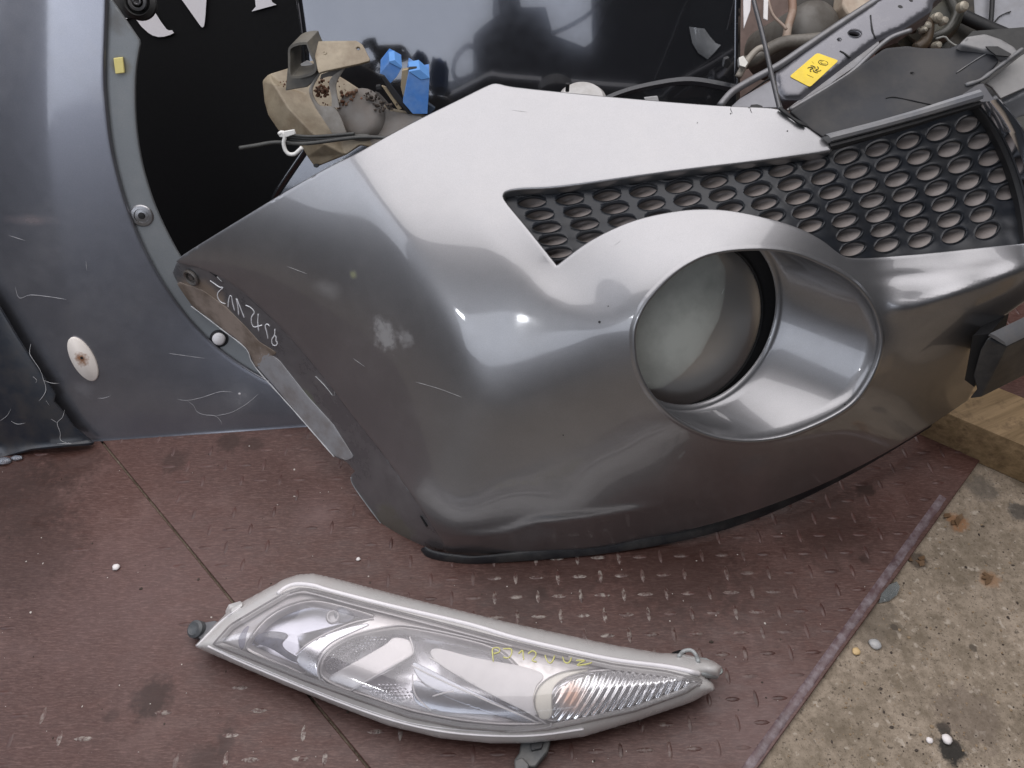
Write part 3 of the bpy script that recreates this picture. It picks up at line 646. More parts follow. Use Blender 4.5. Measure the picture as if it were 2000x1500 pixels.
# tread lattice measured on the plate
T0 = F0(1500, 1276)[:2]; TA = F0(1588, 1274)[:2]-T0; TB = F0(1466, 1320)[:2]-T0
def plate_mat():
    m, nt, b = mat_new('brown_plate'); pos = geo_pos(nt)
    n1 = noise(nt, 3.0, 6, .6, pos); n2 = noise(nt, 22, 8, .7, mapping(nt, pos, (1, 2.2, 1))); n3 = noise(nt, 9, 6, .65, pos)
    c = mix(nt, ramp(nt, n1, [(.35, 0), (.65, 1)]), (.092, .040, .031), (.074, .037, .031))
    c = mix(nt, math_(nt, 'MULTIPLY', ramp(nt, n2, [(.38, 1), (.60, 0)]), .5), c, (.062, .027, .021))
    c = mix(nt, math_(nt, 'MULTIPLY', ramp(nt, n3, [(.55, 0), (.72, 1)]), .40), c, (.20, .125, .11))
    # fine pale scuffs in two directions
    for rot, th, f in ((0.5, .70, .5), (-0.9, .715, .4), (1.4, .72, .35)):
        w = noise(nt, 60, 3, .6, mapping(nt, pos, (.25, 3.2, 1), (0, 0, rot))); c = mix(nt, math_(nt, 'MULTIPLY', ramp(nt, w, [(th-.04, 0), (th, 1)]), f*.7), c, (.24, .15, .13))
    for sc, rot, st, f in ((150, .2, (.35, 2.6, 1), .55), (190, 1.2, (.4, 2.2, 1), .5), (240, -.6, (.5, 2.0, 1), .45)):
        w = noise(nt, sc, 4, .7, mapping(nt, pos, st, (0, 0, rot))); c = mix(nt, math_(nt, 'MULTIPLY', ramp(nt, w, [(.52, 0), (.68, 1)]), f), c, (.18, .105, .088)); c = mix(nt, math_(nt, 'MULTIPLY', ramp(nt, w, [(.30, 1), (.44, 0)]), f), c, (.05, .02, .016))
    c = mix(nt, math_(nt, 'MULTIPLY', ramp(nt, noise(nt, 330, 2, .5, pos), [(.74, 0), (.78, 1)]), .5), c, (.42, .35, .31))
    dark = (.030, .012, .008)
    for (x, y, r, f, sq) in ((300, 1362, .034, .85, None), (292, 1392, .022, .7, ((1, 3, 1), (0, 0, 0))), (440, 1450, .028, .6, ((2, .8, 1), (0, 0, .3))), (400, 1490, .03, .55, None), (55, 985, .09, .55, None), (10, 930, .09, .6, None), (340, 900, .03, .6, None), (450, 862, .028, .75, None), (495, 868, .02, .6, None), (215, 1400, .012, .5, None), (1690, 957, .018, .85, None), (1688, 1092, .010, .75, None), (1050, 1160, .016, .6, None), (140, 900, .07, .5, None), (1320, 1100, .13, .5, None), (1600, 1010, .10, .5, None), (1010, 1150, .08, .45, None), (1500, 1180, .08, .3, None), (1130, 1110, .06, .4, None), (60, 1080, .10, .4, None)):  # dark stains, with broad patches painting the bumper's shade on the plate
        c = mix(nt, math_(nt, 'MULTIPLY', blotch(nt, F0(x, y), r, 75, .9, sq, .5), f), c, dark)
    for (x, y, r, f) in ((620, 1000, .05, .25), (300, 1150, .2, .18), (1480, 1420, .14, .25)):
        c = mix(nt, math_(nt, 'MULTIPLY', blotch(nt, F0(x, y), r, 20, .8, None, .9), f), c, (.24, .16, .155))
    nt.links.new(c, b.inputs['Base Color'])
    rg = ramp(nt, n2, [(.3, .30), (.7, .55)]); nt.links.new(rg, b.inputs['Roughness']); set_(b, Specular_IOR_Level=.35)
    h = math_(nt, 'ADD', n2, math_(nt, 'MULTIPLY', noise(nt, 120, 4, .6, pos), .4)); bump(nt, b, h, .25, .0015)
    return m
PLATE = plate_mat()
def tread_mat():
    m, nt, b = mat_new('worn_tread'); pos = geo_pos(nt)
    c = mix(nt, ramp(nt, noise(nt, 40, 6, .65, pos), [(.35, 0), (.65, 1)]), (.110, .052, .043), (.066, .032, .027))
    worn = ramp(nt, noise(nt, 120, 5, .65, pos), [(.45, 0), (.60, 1)])
    for (x, y, r, f) in ((1120, 1180, .17, .8), (560, 1430, .20, .8), (200, 1420, .12, .8), (1400, 1180, .13, .4), (1250, 1400, .12, .3)):
        c = mix(nt, math_(nt, 'MULTIPLY', math_(nt, 'MULTIPLY', blotch(nt, F0(x, y), r, 15, .6, None, .6), worn), f), c, (.38, .34, .30))
    nt.links.new(c, b.inputs['Base Color']); set_(b, Roughness=.36, Specular_IOR_Level=.4); return m
TREADM = tread_mat()
def lerp(a, b, t): return (1-t)*np.array(a)+t*np.array(b)
s1, s2 = F0(205, 870)[:2], F0(720, 1500)[:2]; sd = (s2-s1)/np.linalg.norm(s2-s1); e1, e2 = F0(1480, 1500)[:2], F0(1896, 924)[:2]; ed = (e2-e1)/np.linalg.norm(e2-e1)
SA, SB = s1-sd*2.4, s2+sd*.12; EA, EB = e1-ed*.12, e2+ed*2.2
sn = np.array([-sd[1], sd[0]]); sn *= np.sign(sn[0])      # towards +x
def plate(name, poly, label, hidden):
    c = np.mean(poly, 0); t = thing(name, (*c, -.008), label, 'steel plate')
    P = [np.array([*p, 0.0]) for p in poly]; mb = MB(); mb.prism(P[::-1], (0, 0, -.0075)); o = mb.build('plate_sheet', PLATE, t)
    m = o.modifiers.new('b', 'BEVEL'); m.width = .0012; m.segments = 2; m.limit_method = 'ANGLE'
    # lens-shaped treads
    poly = np.array(poly); mb = MB(); cnt = 0
    for i in range(-60, 60):
        for j in range(-60, 60):
            for q in (0, 1):
                c = T0+TA*(i+.5*q)+TB*j+ (0 if q == 0 else 0)
                if not inside(poly, np.array([c]))[0] or polydist(poly, np.array([c]))[0] < .016 or c[1] > 1.5 or c[1] < .05 or abs(c[0]) > 1.1: continue
                if hidden(c): continue
                ax = TA/np.linalg.norm(TA); ax = ax if q == 0 else np.array([-ax[1], ax[0]])
                pr = np.array([-ax[1], ax[0]]); L = .0125+rng.normal(0, .0008); w = .0036; hh = .0019*rng.uniform(.35, 1.1); V = []
                prof = [(-1, 0), (-.6, .75), (-.2, 1), (.2, 1), (.6, .75), (1, 0)]
                for tt, ww in prof: V.append([*(c+ax*tt*L+pr*w*ww), -.0002])
                for tt, ww in prof[-2:0:-1]: V.append([*(c+ax*tt*L-pr*w*ww), -.0002])
                n = len(V); V += [[*(c+ax*tt*L*.8), hh] for tt in (-.8, 0, .8)]
                V = np.array(V); F = []
                top = {0: n, 1: n, 2: n+1, 3: n+1, 4: n+2, 5: n+2, 6: n+2, 7: n+1, 8: n+1, 9: n}
                for k in range(n):
                    k2 = (k+1) % n; F.append([k, k2, top[k]] if top[k] == top[k2] else [k, k2, top[k2], top[k]])
                mb.add(V, F); cnt += 1
    if cnt: o = mb.build('tread_pattern', TREADM, t, smooth=True); o['kind'] = 'stuff'
    return t
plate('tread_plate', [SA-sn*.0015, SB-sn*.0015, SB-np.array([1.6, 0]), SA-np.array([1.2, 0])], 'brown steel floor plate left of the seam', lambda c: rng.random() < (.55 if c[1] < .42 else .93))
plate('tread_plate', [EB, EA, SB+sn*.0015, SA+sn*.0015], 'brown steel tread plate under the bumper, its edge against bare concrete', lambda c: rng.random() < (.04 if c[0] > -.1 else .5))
# the plate's worn edge
en = np.array([ed[1], -ed[0]]); en *= np.sign(en[0])
right_plate = [o for o in bpy.data.objects if o.name.startswith('tread_plate') and o.parent is None][-1]
mb = MB(); EM = F0(1852, 976)[:2]
pts = np.array([lerp(EA, EM, t) for t in np.linspace(0, 1, 60)]); wv = .0002*np.sin(np.arange(60)*1.7)
rows = [np.column_stack([pts-en*.0150, np.full(60, -.0003)]), np.column_stack([pts-en*.0140, .0007+wv]), np.column_stack([pts-en*.004, .0004+wv]), np.column_stack([pts+en*.0008, -.0010+wv]), np.column_stack([pts+en*.0012, np.full(60, -.0078)])]
mb.loft(rows, closed=False); mb.build('plate_edge', simple('worn_edge', (.118, .070, .074), .38, nscale=30, nmix=.8, dark=.45, dirt=(.34, .29, .31), dirt_amt=.5, dscale=60), right_plate, smooth=True)
mb = MB()
for k in range(26):
    t = rng.uniform(.25, .75); p = lerp(EA, EB, t)-en*rng.uniform(.002, .011); q = rng.normal(0, 1, 2); q /= np.linalg.norm(q); q = lerp(q, -en, .6)
    mb.tube([[*(p-q*.007), .0020], [*(p+q*.007), .0020]], .0006, 4)
o = mb.build('edge_scrape', simple('edge_scrape', (.55, .5, .5), .4), right_plate, smooth=True); o['kind'] = 'stuff'
# grit and crumbs
def crumbs(name, n, region, z, sizes, mat, label):
    mb = MB()
    for k in range(n):
        while True:
            x, y = rng.uniform(0, 2000), rng.uniform(860, 1500)
            if inside(np.array(region, float), np.array([[x, y]]))[0]: break
        p = Z(np.float64(x), np.float64(y), z); r = rng.uniform(*sizes)*(.6+rng.random()**3)
        bm = bmesh.new(); bmesh.ops.create_icosphere(bm, subdivisions=1, radius=r)
        s3 = rng.uniform(.5, 1.5, 3); s3[2] *= .55; V = np.array([v.co[:] for v in bm.verts])*s3*rng.uniform(.75, 1.2, (len(bm.verts), 1)); V += p+[0, 0, r*.25]
        mb.add(V, [[v.index for v in f.verts] for f in bm.faces]); bm.free()
    o = mb.build(name, mat, None, smooth=False); tag(o, label, 'debris', kind='stuff'); return o
CR_L = simple('pale_crumb', (.55, .5, .45), .6); CR_D = simple('dark_crumb', (.05, .035, .025), .7); CR_T = simple('tan_crumb', (.28, .2, .12), .7)
plate_reg = [(0, 900), (560, 860), (860, 1120), (1300, 1110), (1700, 930), (1830, 960), (1470, 1490), (0, 1490)]
conc_reg = [(1860, 1000), (2000, 960), (2000, 1500), (1500, 1500)]
crumbs('pale_grit', 90, plate_reg, 0, (.0007, .0015), CR_L, 'pale grit scattered over the brown plates')
crumbs('dark_grit', 110, plate_reg, 0, (.0007, .0016), CR_D, 'dark grit scattered over the brown plates')
crumbs('floor_grit', 320, conc_reg, -.008, (.0007, .0018), CR_T, 'brown grit lying on the concrete')
crumbs('floor_crumbs', 170, conc_reg, -.008, (.0007, .0020), CR_D, 'dark crumbs lying on the concrete')
def chip(name, x, y, z, r, mat, label, cat, flat=.4, asp=(1, 1)):
    bm = bmesh.new(); bmesh.ops.create_icosphere(bm, subdivisions=2, radius=r); p = Z(np.float64(x), np.float64(y), z)
    V = np.array([v.co[:] for v in bm.verts])*[asp[0], asp[1], flat]*rng.uniform(.82, 1.12, (len(bm.verts), 1)); V += p+[0, 0, r*flat*.7]
    mb = MB(); mb.add(V, [[v.index for v in f.verts] for f in bm.faces]); bm.free(); o = mb.build(name, mat, None, smooth=True); tag(o, label, cat); return o
WP = simple('white_stone', (.85, .8, .78), .6)
chip('white_pebble', 228, 1109, 0, .0058, WP, 'white pebble on the open left plate', 'pebble', .6)
chip('white_pebble', 1848, 1446, -.008, .007, WP, 'white pebble above the black blot on the concrete', 'pebble', .6)
chip('white_pebble', 1815, 1447, -.008, .0045, WP, 'smaller white pebble left of the black blot on the concrete', 'pebble', .6)
chip('white_pebble', 1708, 1259, -.008, .009, clear('frosted', .6, .2), 'frosted clear crumb on the concrete beside the plate edge', 'glass crumb', .4)
chip('yellow_crumb', 1672, 1273, -.008, .006, simple('yellow_crumb', (.7, .5, .25), .6), 'yellowish crumb on the concrete close to the plate edge', 'crumb', .5)
chip('white_crumb', 700, 1093, 0, .0035, WP, 'white crumb on the plate between headlight and bumper tail', 'crumb', .6)
chip('paint_flake', 1402, 1310, 0, .0065, simple('pale_flake', (.5, .55, .52), .5), 'pale round flake on the plate beyond the headlight tip', 'flake', .25)
GLS = clear('glass_shard', .35, .05, (.7, .75, .74))
mb = MB(); P = [Z(np.float64(x), np.float64(y), z) for x, y, z in ((1716, 1178, -.006), (1722, 1160, .006), (1738, 1142, .011), (1752, 1136, .008), (1758, 1146, .003), (1752, 1162, -.002), (1736, 1174, -.005))]
mb.prism(P, (0.001, .002, -.0028)); o = mb.build('glass_shard', GLS); tag(o, 'clear curved plastic shard lying against the plate edge on concrete', 'shard')
LEAF = simple('dead_leaf', (.15, .085, .04), .7, nscale=80, nmix=.6)
for (x, y, r, lb) in ((1870, 1020, .017, 'orange brown leaf scrap on the concrete below the timber'), (1935, 1132, .014, 'dry brown leaf scrap on the concrete at right'), (1797, 1095, .015, 'dark curled leaf on the concrete beside the plate edge')):
    mb = MB(); 
    for k in range(4):
        c = Z(np.float64(x), np.float64(y), -.0055)+rng.normal(0, r*.35, 3)*[1, 1, .15]; a = rng.uniform(0, 6.28); u = np.array([math.cos(a), math.sin(a), rng.uniform(-.2, .3)])*r*.5; v = np.array([-math.sin(a), math.cos(a), rng.uniform(-.1, .4)])*r*.28
        mb.prism([c-u, c-v*.8, c+u*.6-v, c+u, c+v, c-u*.3+v*.7], (0, 0, .0006))
    o = mb.build('leaf', LEAF); tag(o, lb, 'leaf')
# timber under the bumper's right end
def wood():
    m, nt, b = mat_new('rough_pine'); pos = geo_pos(nt); v = mapping(nt, pos, (1.2, 1.2, 1.2), (0, 0, math.radians(-24)))
    v2 = mapping(nt, v, (1.5, 22, 22)); n1 = noise(nt, 3, 8, .65, v2, .3)
    c = mix(nt, ramp(nt, n1, [(.3, 0), (.7, 1)]), (.38, .26, .14), (.17, .11, .05))
    c = mix(nt, math_(nt, 'MULTIPLY', ramp(nt, noise(nt, 40, 6, .7, pos), [(.52, 0), (.68, 1)]), .6), c, (.09, .05, .025))
    nt.links.new(c, b.inputs['Base Color']); set_(b, Roughness=.75); bump(nt, b, n1, .5, .002); return m
WOOD = wood()
A = Z(np.float64(1812), np.float64(862), -.008); B = Z(np.float64(1985), np.float64(938), -.008); u = (B-A)/np.linalg.norm(B-A); v = np.array([-u[1], u[0], 0]); v *= np.sign(v[1])
L = 0.75; hW = .078; dW = .11; mb = MB(); c = A+u*(L/2-.02)+v*dW/2+np.array([0, 0, hW/2]); mb.box(c, u*L/2, v*dW/2, np.array([0, 0, hW/2]), .003)
o = mb.build('timber_block', WOOD); tag(o, 'rough pine timber beam propping the right end of the bumper', 'timber beam')
# ------------------------------------------------------------------ grey front wing standing at the left
WB1 = F0(100, 868); WB2 = F0(590, 834)
wn = np.cross(WB2-WB1, np.array([0, .40, 1.0])); wn /= np.linalg.norm(wn)
if wn[1] > 0: wn = -wn
wpl = plane(WB1, wn)
def WF(px, py):
    px = np.asarray(px, float); py = np.asarray(py, float)
    d0 = wpl(px, py); lim = dz(px, py, 0.001)                      # its foot rests on the plates
    ridge = 96+0.00022*np.maximum(py-150, 0)**2; r_ = np.maximum(ridge-px, 0)
    cv = 0.00007*r_+0.0000003*r_**2+0.00000022*np.maximum(px-ridge, 0)**2
    t = np.clip(np.where(lim > 0, lim-d0, 1.0)/.34, 0, 1); t = t*t*(3-2*t)
    return np.where(lim > 0, np.minimum(d0+cv*t, lim), d0+cv*t)
WPAINT = paint('wing_paint', (0.22, 0.225, 0.255), rough=.33, dust=.45, crough=.08, patches=[
    dict(P=PX(165, 760, WF), r=.02, col=(.3, .3, .3), n=80, amt=1, f=.25, soft=.9), dict(P=PX(60, 430, WF), r=.05, col=(.33, .22, .2), n=60, amt=.6, f=.3, soft=.9, sq=((1, 5, 5), (0, 0, .2))),
    dict(P=PX(470, 775, WF), r=.03, col=(.35, .35, .36), n=60, amt=.9, f=.3, soft=.9)])
wing = thing('front_wing', (WB1+WB2)/2, 'grey metallic front wing with a pale oval repeater pad, standing at the left', 'car wing')
ARC1 = [(225, -300), (210, -120), (203, 60), (201, 140), (204, 200), (215, 290), (240, 390), (275, 480), (320, 562), (375, 635), (440, 695), (520, 745), (600, 778), (660, 795)]
wo = np.vstack([[(-220, -300)], spline(ARC1, 5), [(664, 829), (590, 833), (450, 843), (300, 853), (140, 864), (-220, 884)]])
sheet('wing_skin', wo, WF, WPAINT, wing, step=13, lip=.008, rad=.0025, edge_step=8)
WFl = lambda px, py: WF(px, py)+.008
fo = np.vstack([spline([(214, -2), (272, 82), (263, 140), (262, 210), (268, 280), (283, 350), (310, 425), (355, 510), (410, 580), (470, 640), (560, 705), (670, 760)], 5)[0:1], [(214, -2), (243, 40)], spline([(272, 82), (263, 140), (262, 210), (268, 280), (283, 350), (310, 425), (355, 510), (410, 580), (470, 640), (560, 705), (670, 760)], 5), [(670, 806)], spline([(x-6, y+4) for x, y in ARC1[2:]], 5)[::-1], [(196, -2)]])[1:]
WFLM = paint('wing_flange_paint', (0.20, 0.215, 0.225), rough=.5, metal=.45, dust=.5, crough=.3, coat=.4, patches=[dict(P=PX(228, 40, WFl), r=.02, col=(.10, .09, .08), n=60, amt=.9, f=.5, soft=.8), dict(P=PX(235, 130, WFl), r=.016, col=(.16, .15, .09), n=40, amt=.5, f=.8, soft=.6)])
sheet('arch_flange', fo, WFl, WFLM, wing, step=12, lip=.006, rad=.0015, edge_step=7)
mb = MB(); a = resample(spline([(x+3, y) for x, y in ARC1[4:]], 5), 8); P = DP(a[:, 0], a[:, 1], WFl); rr = np.linspace(.0015, .0032, 12).tolist()+[.0032]*(len(P)-12); mb.tube(P+wn*.002, rr, 6); mb.build('edge_seal', BLACKM, wing, smooth=True)
STEEL = simple('steel', (.36, .36, .37), .35, metal=.9, dirt=(.12, .10, .08), dirt_amt=.35)
WHP = simple('white_plug', (.78, .77, .78), .45, dirt=(.4, .38, .36), dirt_amt=.3)
def washer(px, py, f, r, mat, inner, parent, name='fixing_washer'):
    nn = normal_at(f, np.float64(px), np.float64(py)).reshape(3); p = PX(px, py, f)
    o = MB().rings(p, nn, [(r*1.12, -.001), (r*1.1, .0015), (r, .003), (r*.72, .0035), (r*.66, .001), (r*.34, .0015)], 28).build(name, mat, parent)
    MB().rings(p, nn, [(r*.34, .0012), (r*.30, .004), (r*.05, .0045)], 14, cap1=True).build('fixing_centre', inner, parent, smooth=False)
washer(277, 421, WFl, .0155, STEEL, BLACKM, wing); 
nn = normal_at(WFl, np.float64(428), np.float64(661)).reshape(3); p = PX(428, 661, WFl)
MB().rings(p, nn, [(.015, -.001), (.015, .001), (.013, .0015), (.0105, .0015)], 28).build('plug_seat', BLACKM, wing)
MB().rings(p+nn*.001, nn, [(.0105, 0), (.0105, .004), (.008, .006), (.001, .0065)], 24, cap1=True).build('plug', WHP, wing, smooth=True)
MB().rings(p+np.array([.004, 0, -.012]), nn, [(.012, 0), (.011, .0015), (.001, .002)], 20, cap1=True, asp=.5).build('seat_lip', simple('lilac_grey', (.35, .33, .38), .5), wing)
q = DP(np.array([223., 241, 245, 227]), np.array([113., 111, 142, 144]), lambda a, b: WFl(a, b)-.001)
o = MB().prism(q, wn*.004).build('yellow_pad', simple('yellow_foam', (.78, .68, .26), .7, nmix=.2), wing); m = o.modifiers.new('b', 'BEVEL'); m.width = .001; m.segments = 2
# repeater pad
p = PX(163, 701, WF); nn = normal_at(WF, np.float64(163), np.float64(701)).reshape(3); au = D(np.float64(173), np.float64(752), np.float64(1.2))-D(np.float64(151), np.float64(650), np.float64(1.2))
pm, nt, b_ = mat_new('pale_pad'); c = mix(nt, blotch(nt, p+np.array([0, 0, 0.002]), .014, 130, .8, None, .6), (.80, .74, .68), (.30, .15, .08)); nt.links.new(c, b_.inputs['Base Color']); set_(b_, Roughness=.5)
MB().rings(p, nn, [(.0275, -.001), (.0275, .0004), (.024, .0006)], 36, ax=np.cross(au, nn), asp=.54).build('pad_seat', BLACKM, wing)
MB().rings(p, nn, [(.0255*1.58, 0), (.0255*1.58, .0025), (.0245*1.58, .004), (.001, .0048)], 40, ax=np.cross(au, nn), asp=.47, cap1=True).build('repeater_pad', pm, wing, smooth=True)
MB().disc(p+nn*.0042+np.array([0.001, 0, .005]), nn, .0022, .001, 10).build('pad_hole', BLACKM, wing)
COB = simple('cobweb', (.55, .55, .56), .6)
for L in ([(345, 779), (365, 782), (395, 776), (430, 765), (455, 766)], [(365, 782), (378, 792), (385, 804), (400, 810), (420, 812), (431, 822), (433, 830)], [(420, 812), (450, 806), (480, 790), (504, 770)], [(30, 560), (38, 582), (60, 576), (100, 580), (130, 585)], [(190, 778), (205, 777), (217, 772)], [(168, 510), (170, 530)], [(18, 460), (50, 470)], [(400, 700), (330, 690)]):
    mb = MB(); stroke(mb, L, WF, .00038, .0004); mb.build('scratch', COB, wing, smooth=True)
MB().rings(PX(468, 769, WF), nn, [(.0022, 0), (.0018, .001), (.0002, .0012)], 10, cap1=True).build('chip', WHP, wing)
# dark torn corner at the far left
corner = thing('torn_liner', F0(60, 880), 'dark blue-black torn plastic corner at the foot of the standing wing', 'plastic panel')
def CF(px, py):
    px = np.asarray(px, float); py = np.asarray(py, float); e = np.clip((np.asarray(185+(py-862)*.62)-px)/120, 0, 1.6); return WF(px, py)-.006-.035*np.sqrt(e+1e-4)+.02*e*e
LINER = simple('liner_dark', (.020, .024, .032), .38, nscale=25, nmix=.5, dark=1.8, dirt=(.05, .042, .036), dirt_amt=.5)
co = np.array([(-140, 520), (-30, 560), (0, 604), (30, 655), (62, 705), (92, 748), (108, 770), (104, 785), (128, 812), (145, 836), (184, 864), (130, 868), (60, 876), (30, 884), (0, 893), (-140, 900)], float)
sheet('torn_liner', co, CF, LINER, corner, step=12, lip=.004, rad=.001, edge_step=6)
for L in ([(60, 672), (58, 690), (66, 704), (78, 722), (84, 738), (90, 760), (84, 774), (76, 783)], [(84, 742), (100, 748), (117, 749)], [(0, 822), (14, 812), (22, 798)], [(22, 822), (34, 828), (50, 826)], [(126, 800), (122, 815), (112, 826), (118, 845), (119, 860), (140, 867)], [(100, 818), (112, 826)], [(112, 866), (140, 867)], [(64, 735), (72, 742), (70, 748)], [(90, 782), (97, 792)]):
    mb = MB(); stroke(mb, L, CF, .0005, .0006); mb.build('cobweb_strand', COB, corner, smooth=True)
BULB = clear('clear_bit', .35, .1, (.5, .56, .65))
for k, (x, y, r) in enumerate(((8, 903, .011), (34, 896, .008), (-8, 906, .008))):
    chip('clear_fragment', x, y, 0, r, BULB, ('largest clear fragment at the foot of the dark torn corner', 'small clear fragment right of a larger one by the torn corner', 'clear fragment at the left picture edge by the torn corner')[k], 'plastic fragment', .45, (1.3, .7))

# ------------------------------------------------------------------ black board with white lettering
SP = plane((-.5, 1.30, 0), (0, -1, .45)); SN = np.array([0, -1, .45])/np.linalg.norm([0, -1, .45])
sign = thing('lettered_board', (-.5, 1.30, -.006), 'black board with large white lettering cut by the top of the picture', 'sign board')
c0, c1 = PX(120, 600, SP), PX(700, 600, SP); zt = 1.15
BB = simple('black_board', (.0025, .0025, .003), .65, nmix=.1, bmp=.02, spec=.2)
mb = MB(); lo = -.006; yy = lambda z: 1.30+.45*z+.006
mb.box([(c0[0]+c1[0])/2, (yy(lo)+yy(zt))/2, (lo+zt)/2], [(c1[0]-c0[0])/2, 0, 0], [0, .003, 0], [0, (yy(zt)-yy(lo))/2, (zt-lo)/2]); mb.build('board', BB, sign)
WL = simple('white_letter', (.72, .70, .72), .6, nscale=400, nmix=.25, dark=.8)
z6 = lambda L: np.array([(180+x/4.545, y/4.545) for x, y in L])
LET = [[(-40, -420), (160, -420), (330, -160), (440, -20), (520, 65), (560, 110), (610, 190), (660, 258), (682, 270), (710, 268), (728, 292), (690, 312), (640, 325), (590, 328), (540, 315), (500, 290), (440, 235), (395, 175), (330, 90), (150, -170)],
       [(560, -420), (780, -420), (1015, -420), (1016, 0), (1012, 60), (1008, 130), (1000, 205), (994, 234), (982, 243), (965, 232), (900, 140), (840, 55), (800, 0)],
       [(1440, -420), (1590, -420), (1590, -5), (1602, 22), (1638, 42), (1418, 102), (1455, 58), (1450, 20)],
       [(243, 138), (320, 126), (346, 156), (272, 178)]]
for L in LET:
    q = z6(L); P = DP(q[:, 0], q[:, 1], SP); MB().prism(P+SN*.0005, SN*.0012).build('letter', WL, sign)
# rubber mount in front of it
mnt = thing('rubber_mount', PX(262, 14, lambda a, b: np.float64(1.28)), 'dark rubber mount with a ringed bolt at the top edge over the lettering', 'mount')
RUB = simple('rubber', (.035, .036, .038), .5, dirt=(.09, .09, .085), dirt_amt=.5)
f1 = plane(D(np.float64(266), np.float64(7), np.float64(1.24)), (.05, -.8, .5)); n1 = np.array([.05, -.8, .5]); n1 /= np.linalg.norm(n1)
def ppoly(name, pts, f, thick, mat, parent, bev=.001, n=None, **k):
    q = np.array(pts, float); P = DP(q[:, 0], q[:, 1], f); nn = np.cross(P[1]-P[0], P[2]-P[1]) if n is None else np.array(n, float); nn = nn/np.linalg.norm(nn)
    if nn@(P[0]-CAM) < 0: nn = -nn
    o = MB().prism(P, nn*thick).build(name, mat, parent, **k)
    if bev: m = o.modifiers.new('b', 'BEVEL'); m.width = bev; m.segments = 2; m.limit_method = 'ANGLE'
    return o
ppoly('mount_plate', [(212, -40), (216, 8), (234, 32), (256, 37), (290, 25), (294, -40)], lambda a, b: f1(a, b)+.012, .006, RUB, mnt)
c = PX(268, 3, f1)
MB().rings(c-n1*.012, n1, [(.026, 0), (.026, .008), (.020, .014), (.018, .010)], 32).build('rubber_ring', RUB, mnt)
MB().rings(c, n1, [(.0135, -.004), (.0135, .002), (.010, .003), (.0085, -.001)], 28).build('steel_ring', GREYP, mnt)
MB().rings(c, n1, [(.006, -.002), (.006, .003), (.0045, .0035), (.003, .001), (.0005, .001)], 16, cap1=True).build('bolt', STEEL, mnt)

# ------------------------------------------------------------------ bonnet panel standing behind
bn = np.array([.03, -.90, .43]); bn /= np.linalg.norm(bn)
BP0 = D(np.float64(600), np.float64(90), np.float64(1.42)); bpl = plane(BP0, bn)
def BF(px, py):
    px = np.asarray(px, float); return bpl(px, py)+0.6e-7*np.maximum(950-px, 0)**2+1.2e-7*np.maximum(px-1150, 0)**2
BPT = paint('bonnet_paint', (0.075, 0.078, 0.088), rough=.09, dust=.08, crough=.02)
foot = lambda x: float(bpl(np.float64(x), np.float64(600.)))
bon = thing('bonnet', Z(np.float64(1000), np.float64(560), 0), 'smooth blue-grey bonnet panel standing upright behind the bumper', 'car bonnet')
sheet('bonnet_skin', [(560, -300), (573, -100), (583, 0), (590, 50), (597, 110), (600, 200), (598, 290), (560, 345), (534, 385), (534, 640), (1440, 640), (1441, 200), (1442, 60), (1448, -300)], BF, BPT, bon, step=24, lip=.014, rad=.006, edge_step=12)
# dents and a dull insert low on its right
BDK = simple('bonnet_insert', (.05, .055, .062), .3)
mb = MB(); 
strip('swage', [(1130, 215), (1200, 180), (1270, 160), (1350, 150), (1440, 165)], [(1135, 225), (1205, 192), (1272, 174), (1350, 166), (1440, 182)], BF, .001, simple('dark_sheen', (.03, .032, .038), .3), bon, prof=((0, 0), (.5, .004), (1, 0)), back=.002)
GLINT = simple('clear_scrap', (.32, .34, .36), .35)
for L, w_ in (([(1350, 58), (1356, 88), (1376, 112), (1392, 110), (1394, 96), (1380, 92), (1366, 70)], 1), ):
    pass
sc = thing('clear_scrap', PX(1370, 85, BF), 'crumpled clear film scrap stuck on the dark right side of the bonnet', 'film scrap')
SCM = clear('film', .35, .12, (.5, .52, .54))
mb = MB(); mb.loft([DP(np.array([1346., 1352, 1364, 1382]), np.array([52., 84, 104, 116]), lambda a, b: BF(a, b)-.004), DP(np.array([1360., 1368, 1380, 1394]), np.array([54., 76, 92, 104]), lambda a, b: BF(a, b)-.012), DP(np.array([1376., 1386, 1398, 1408]), np.array([56., 70, 84, 88]), lambda a, b: BF(a, b)-.003)], closed=False)
mb.build('film', SCM, sc, smooth=True)
lab = ppoly('pale_label', [(1258, 190), (1284, 187), (1288, 200), (1262, 203)], lambda a, b: BF(a, b)-.006, .002, simple('pale_paper', (.5, .5, .5), .7), None); tag(lab, 'small pale torn label low on the dark part of the bonnet', 'label')
# grey round thing peeping over the bumper
mb = MB(); c = D(np.float64(1138), np.float64(192), np.float64(1.22)); mb.rings(c, [0, -.2, 1], [(.036, -.02), (.036, 0), (.030, .006), (.012, .007)], 36, cap1=True)
o = mb.build('round_cap', simple('cap_grey', (.42, .41, .40), .4, dirt=(.2, .18, .15), dirt_amt=.5)); tag(o, 'pale grey round cap just showing over the bumper top edge', 'cap')
mb = MB(); p1 = D(np.float64(1108), np.float64(178), np.float64(1.2)); mb.tube([p1, p1+[0, 0, .012]], .003, 8); o = mb.build('dark_peg', BLACKM); tag(o, 'tiny dark peg on the pale round cap behind the bumper', 'peg')

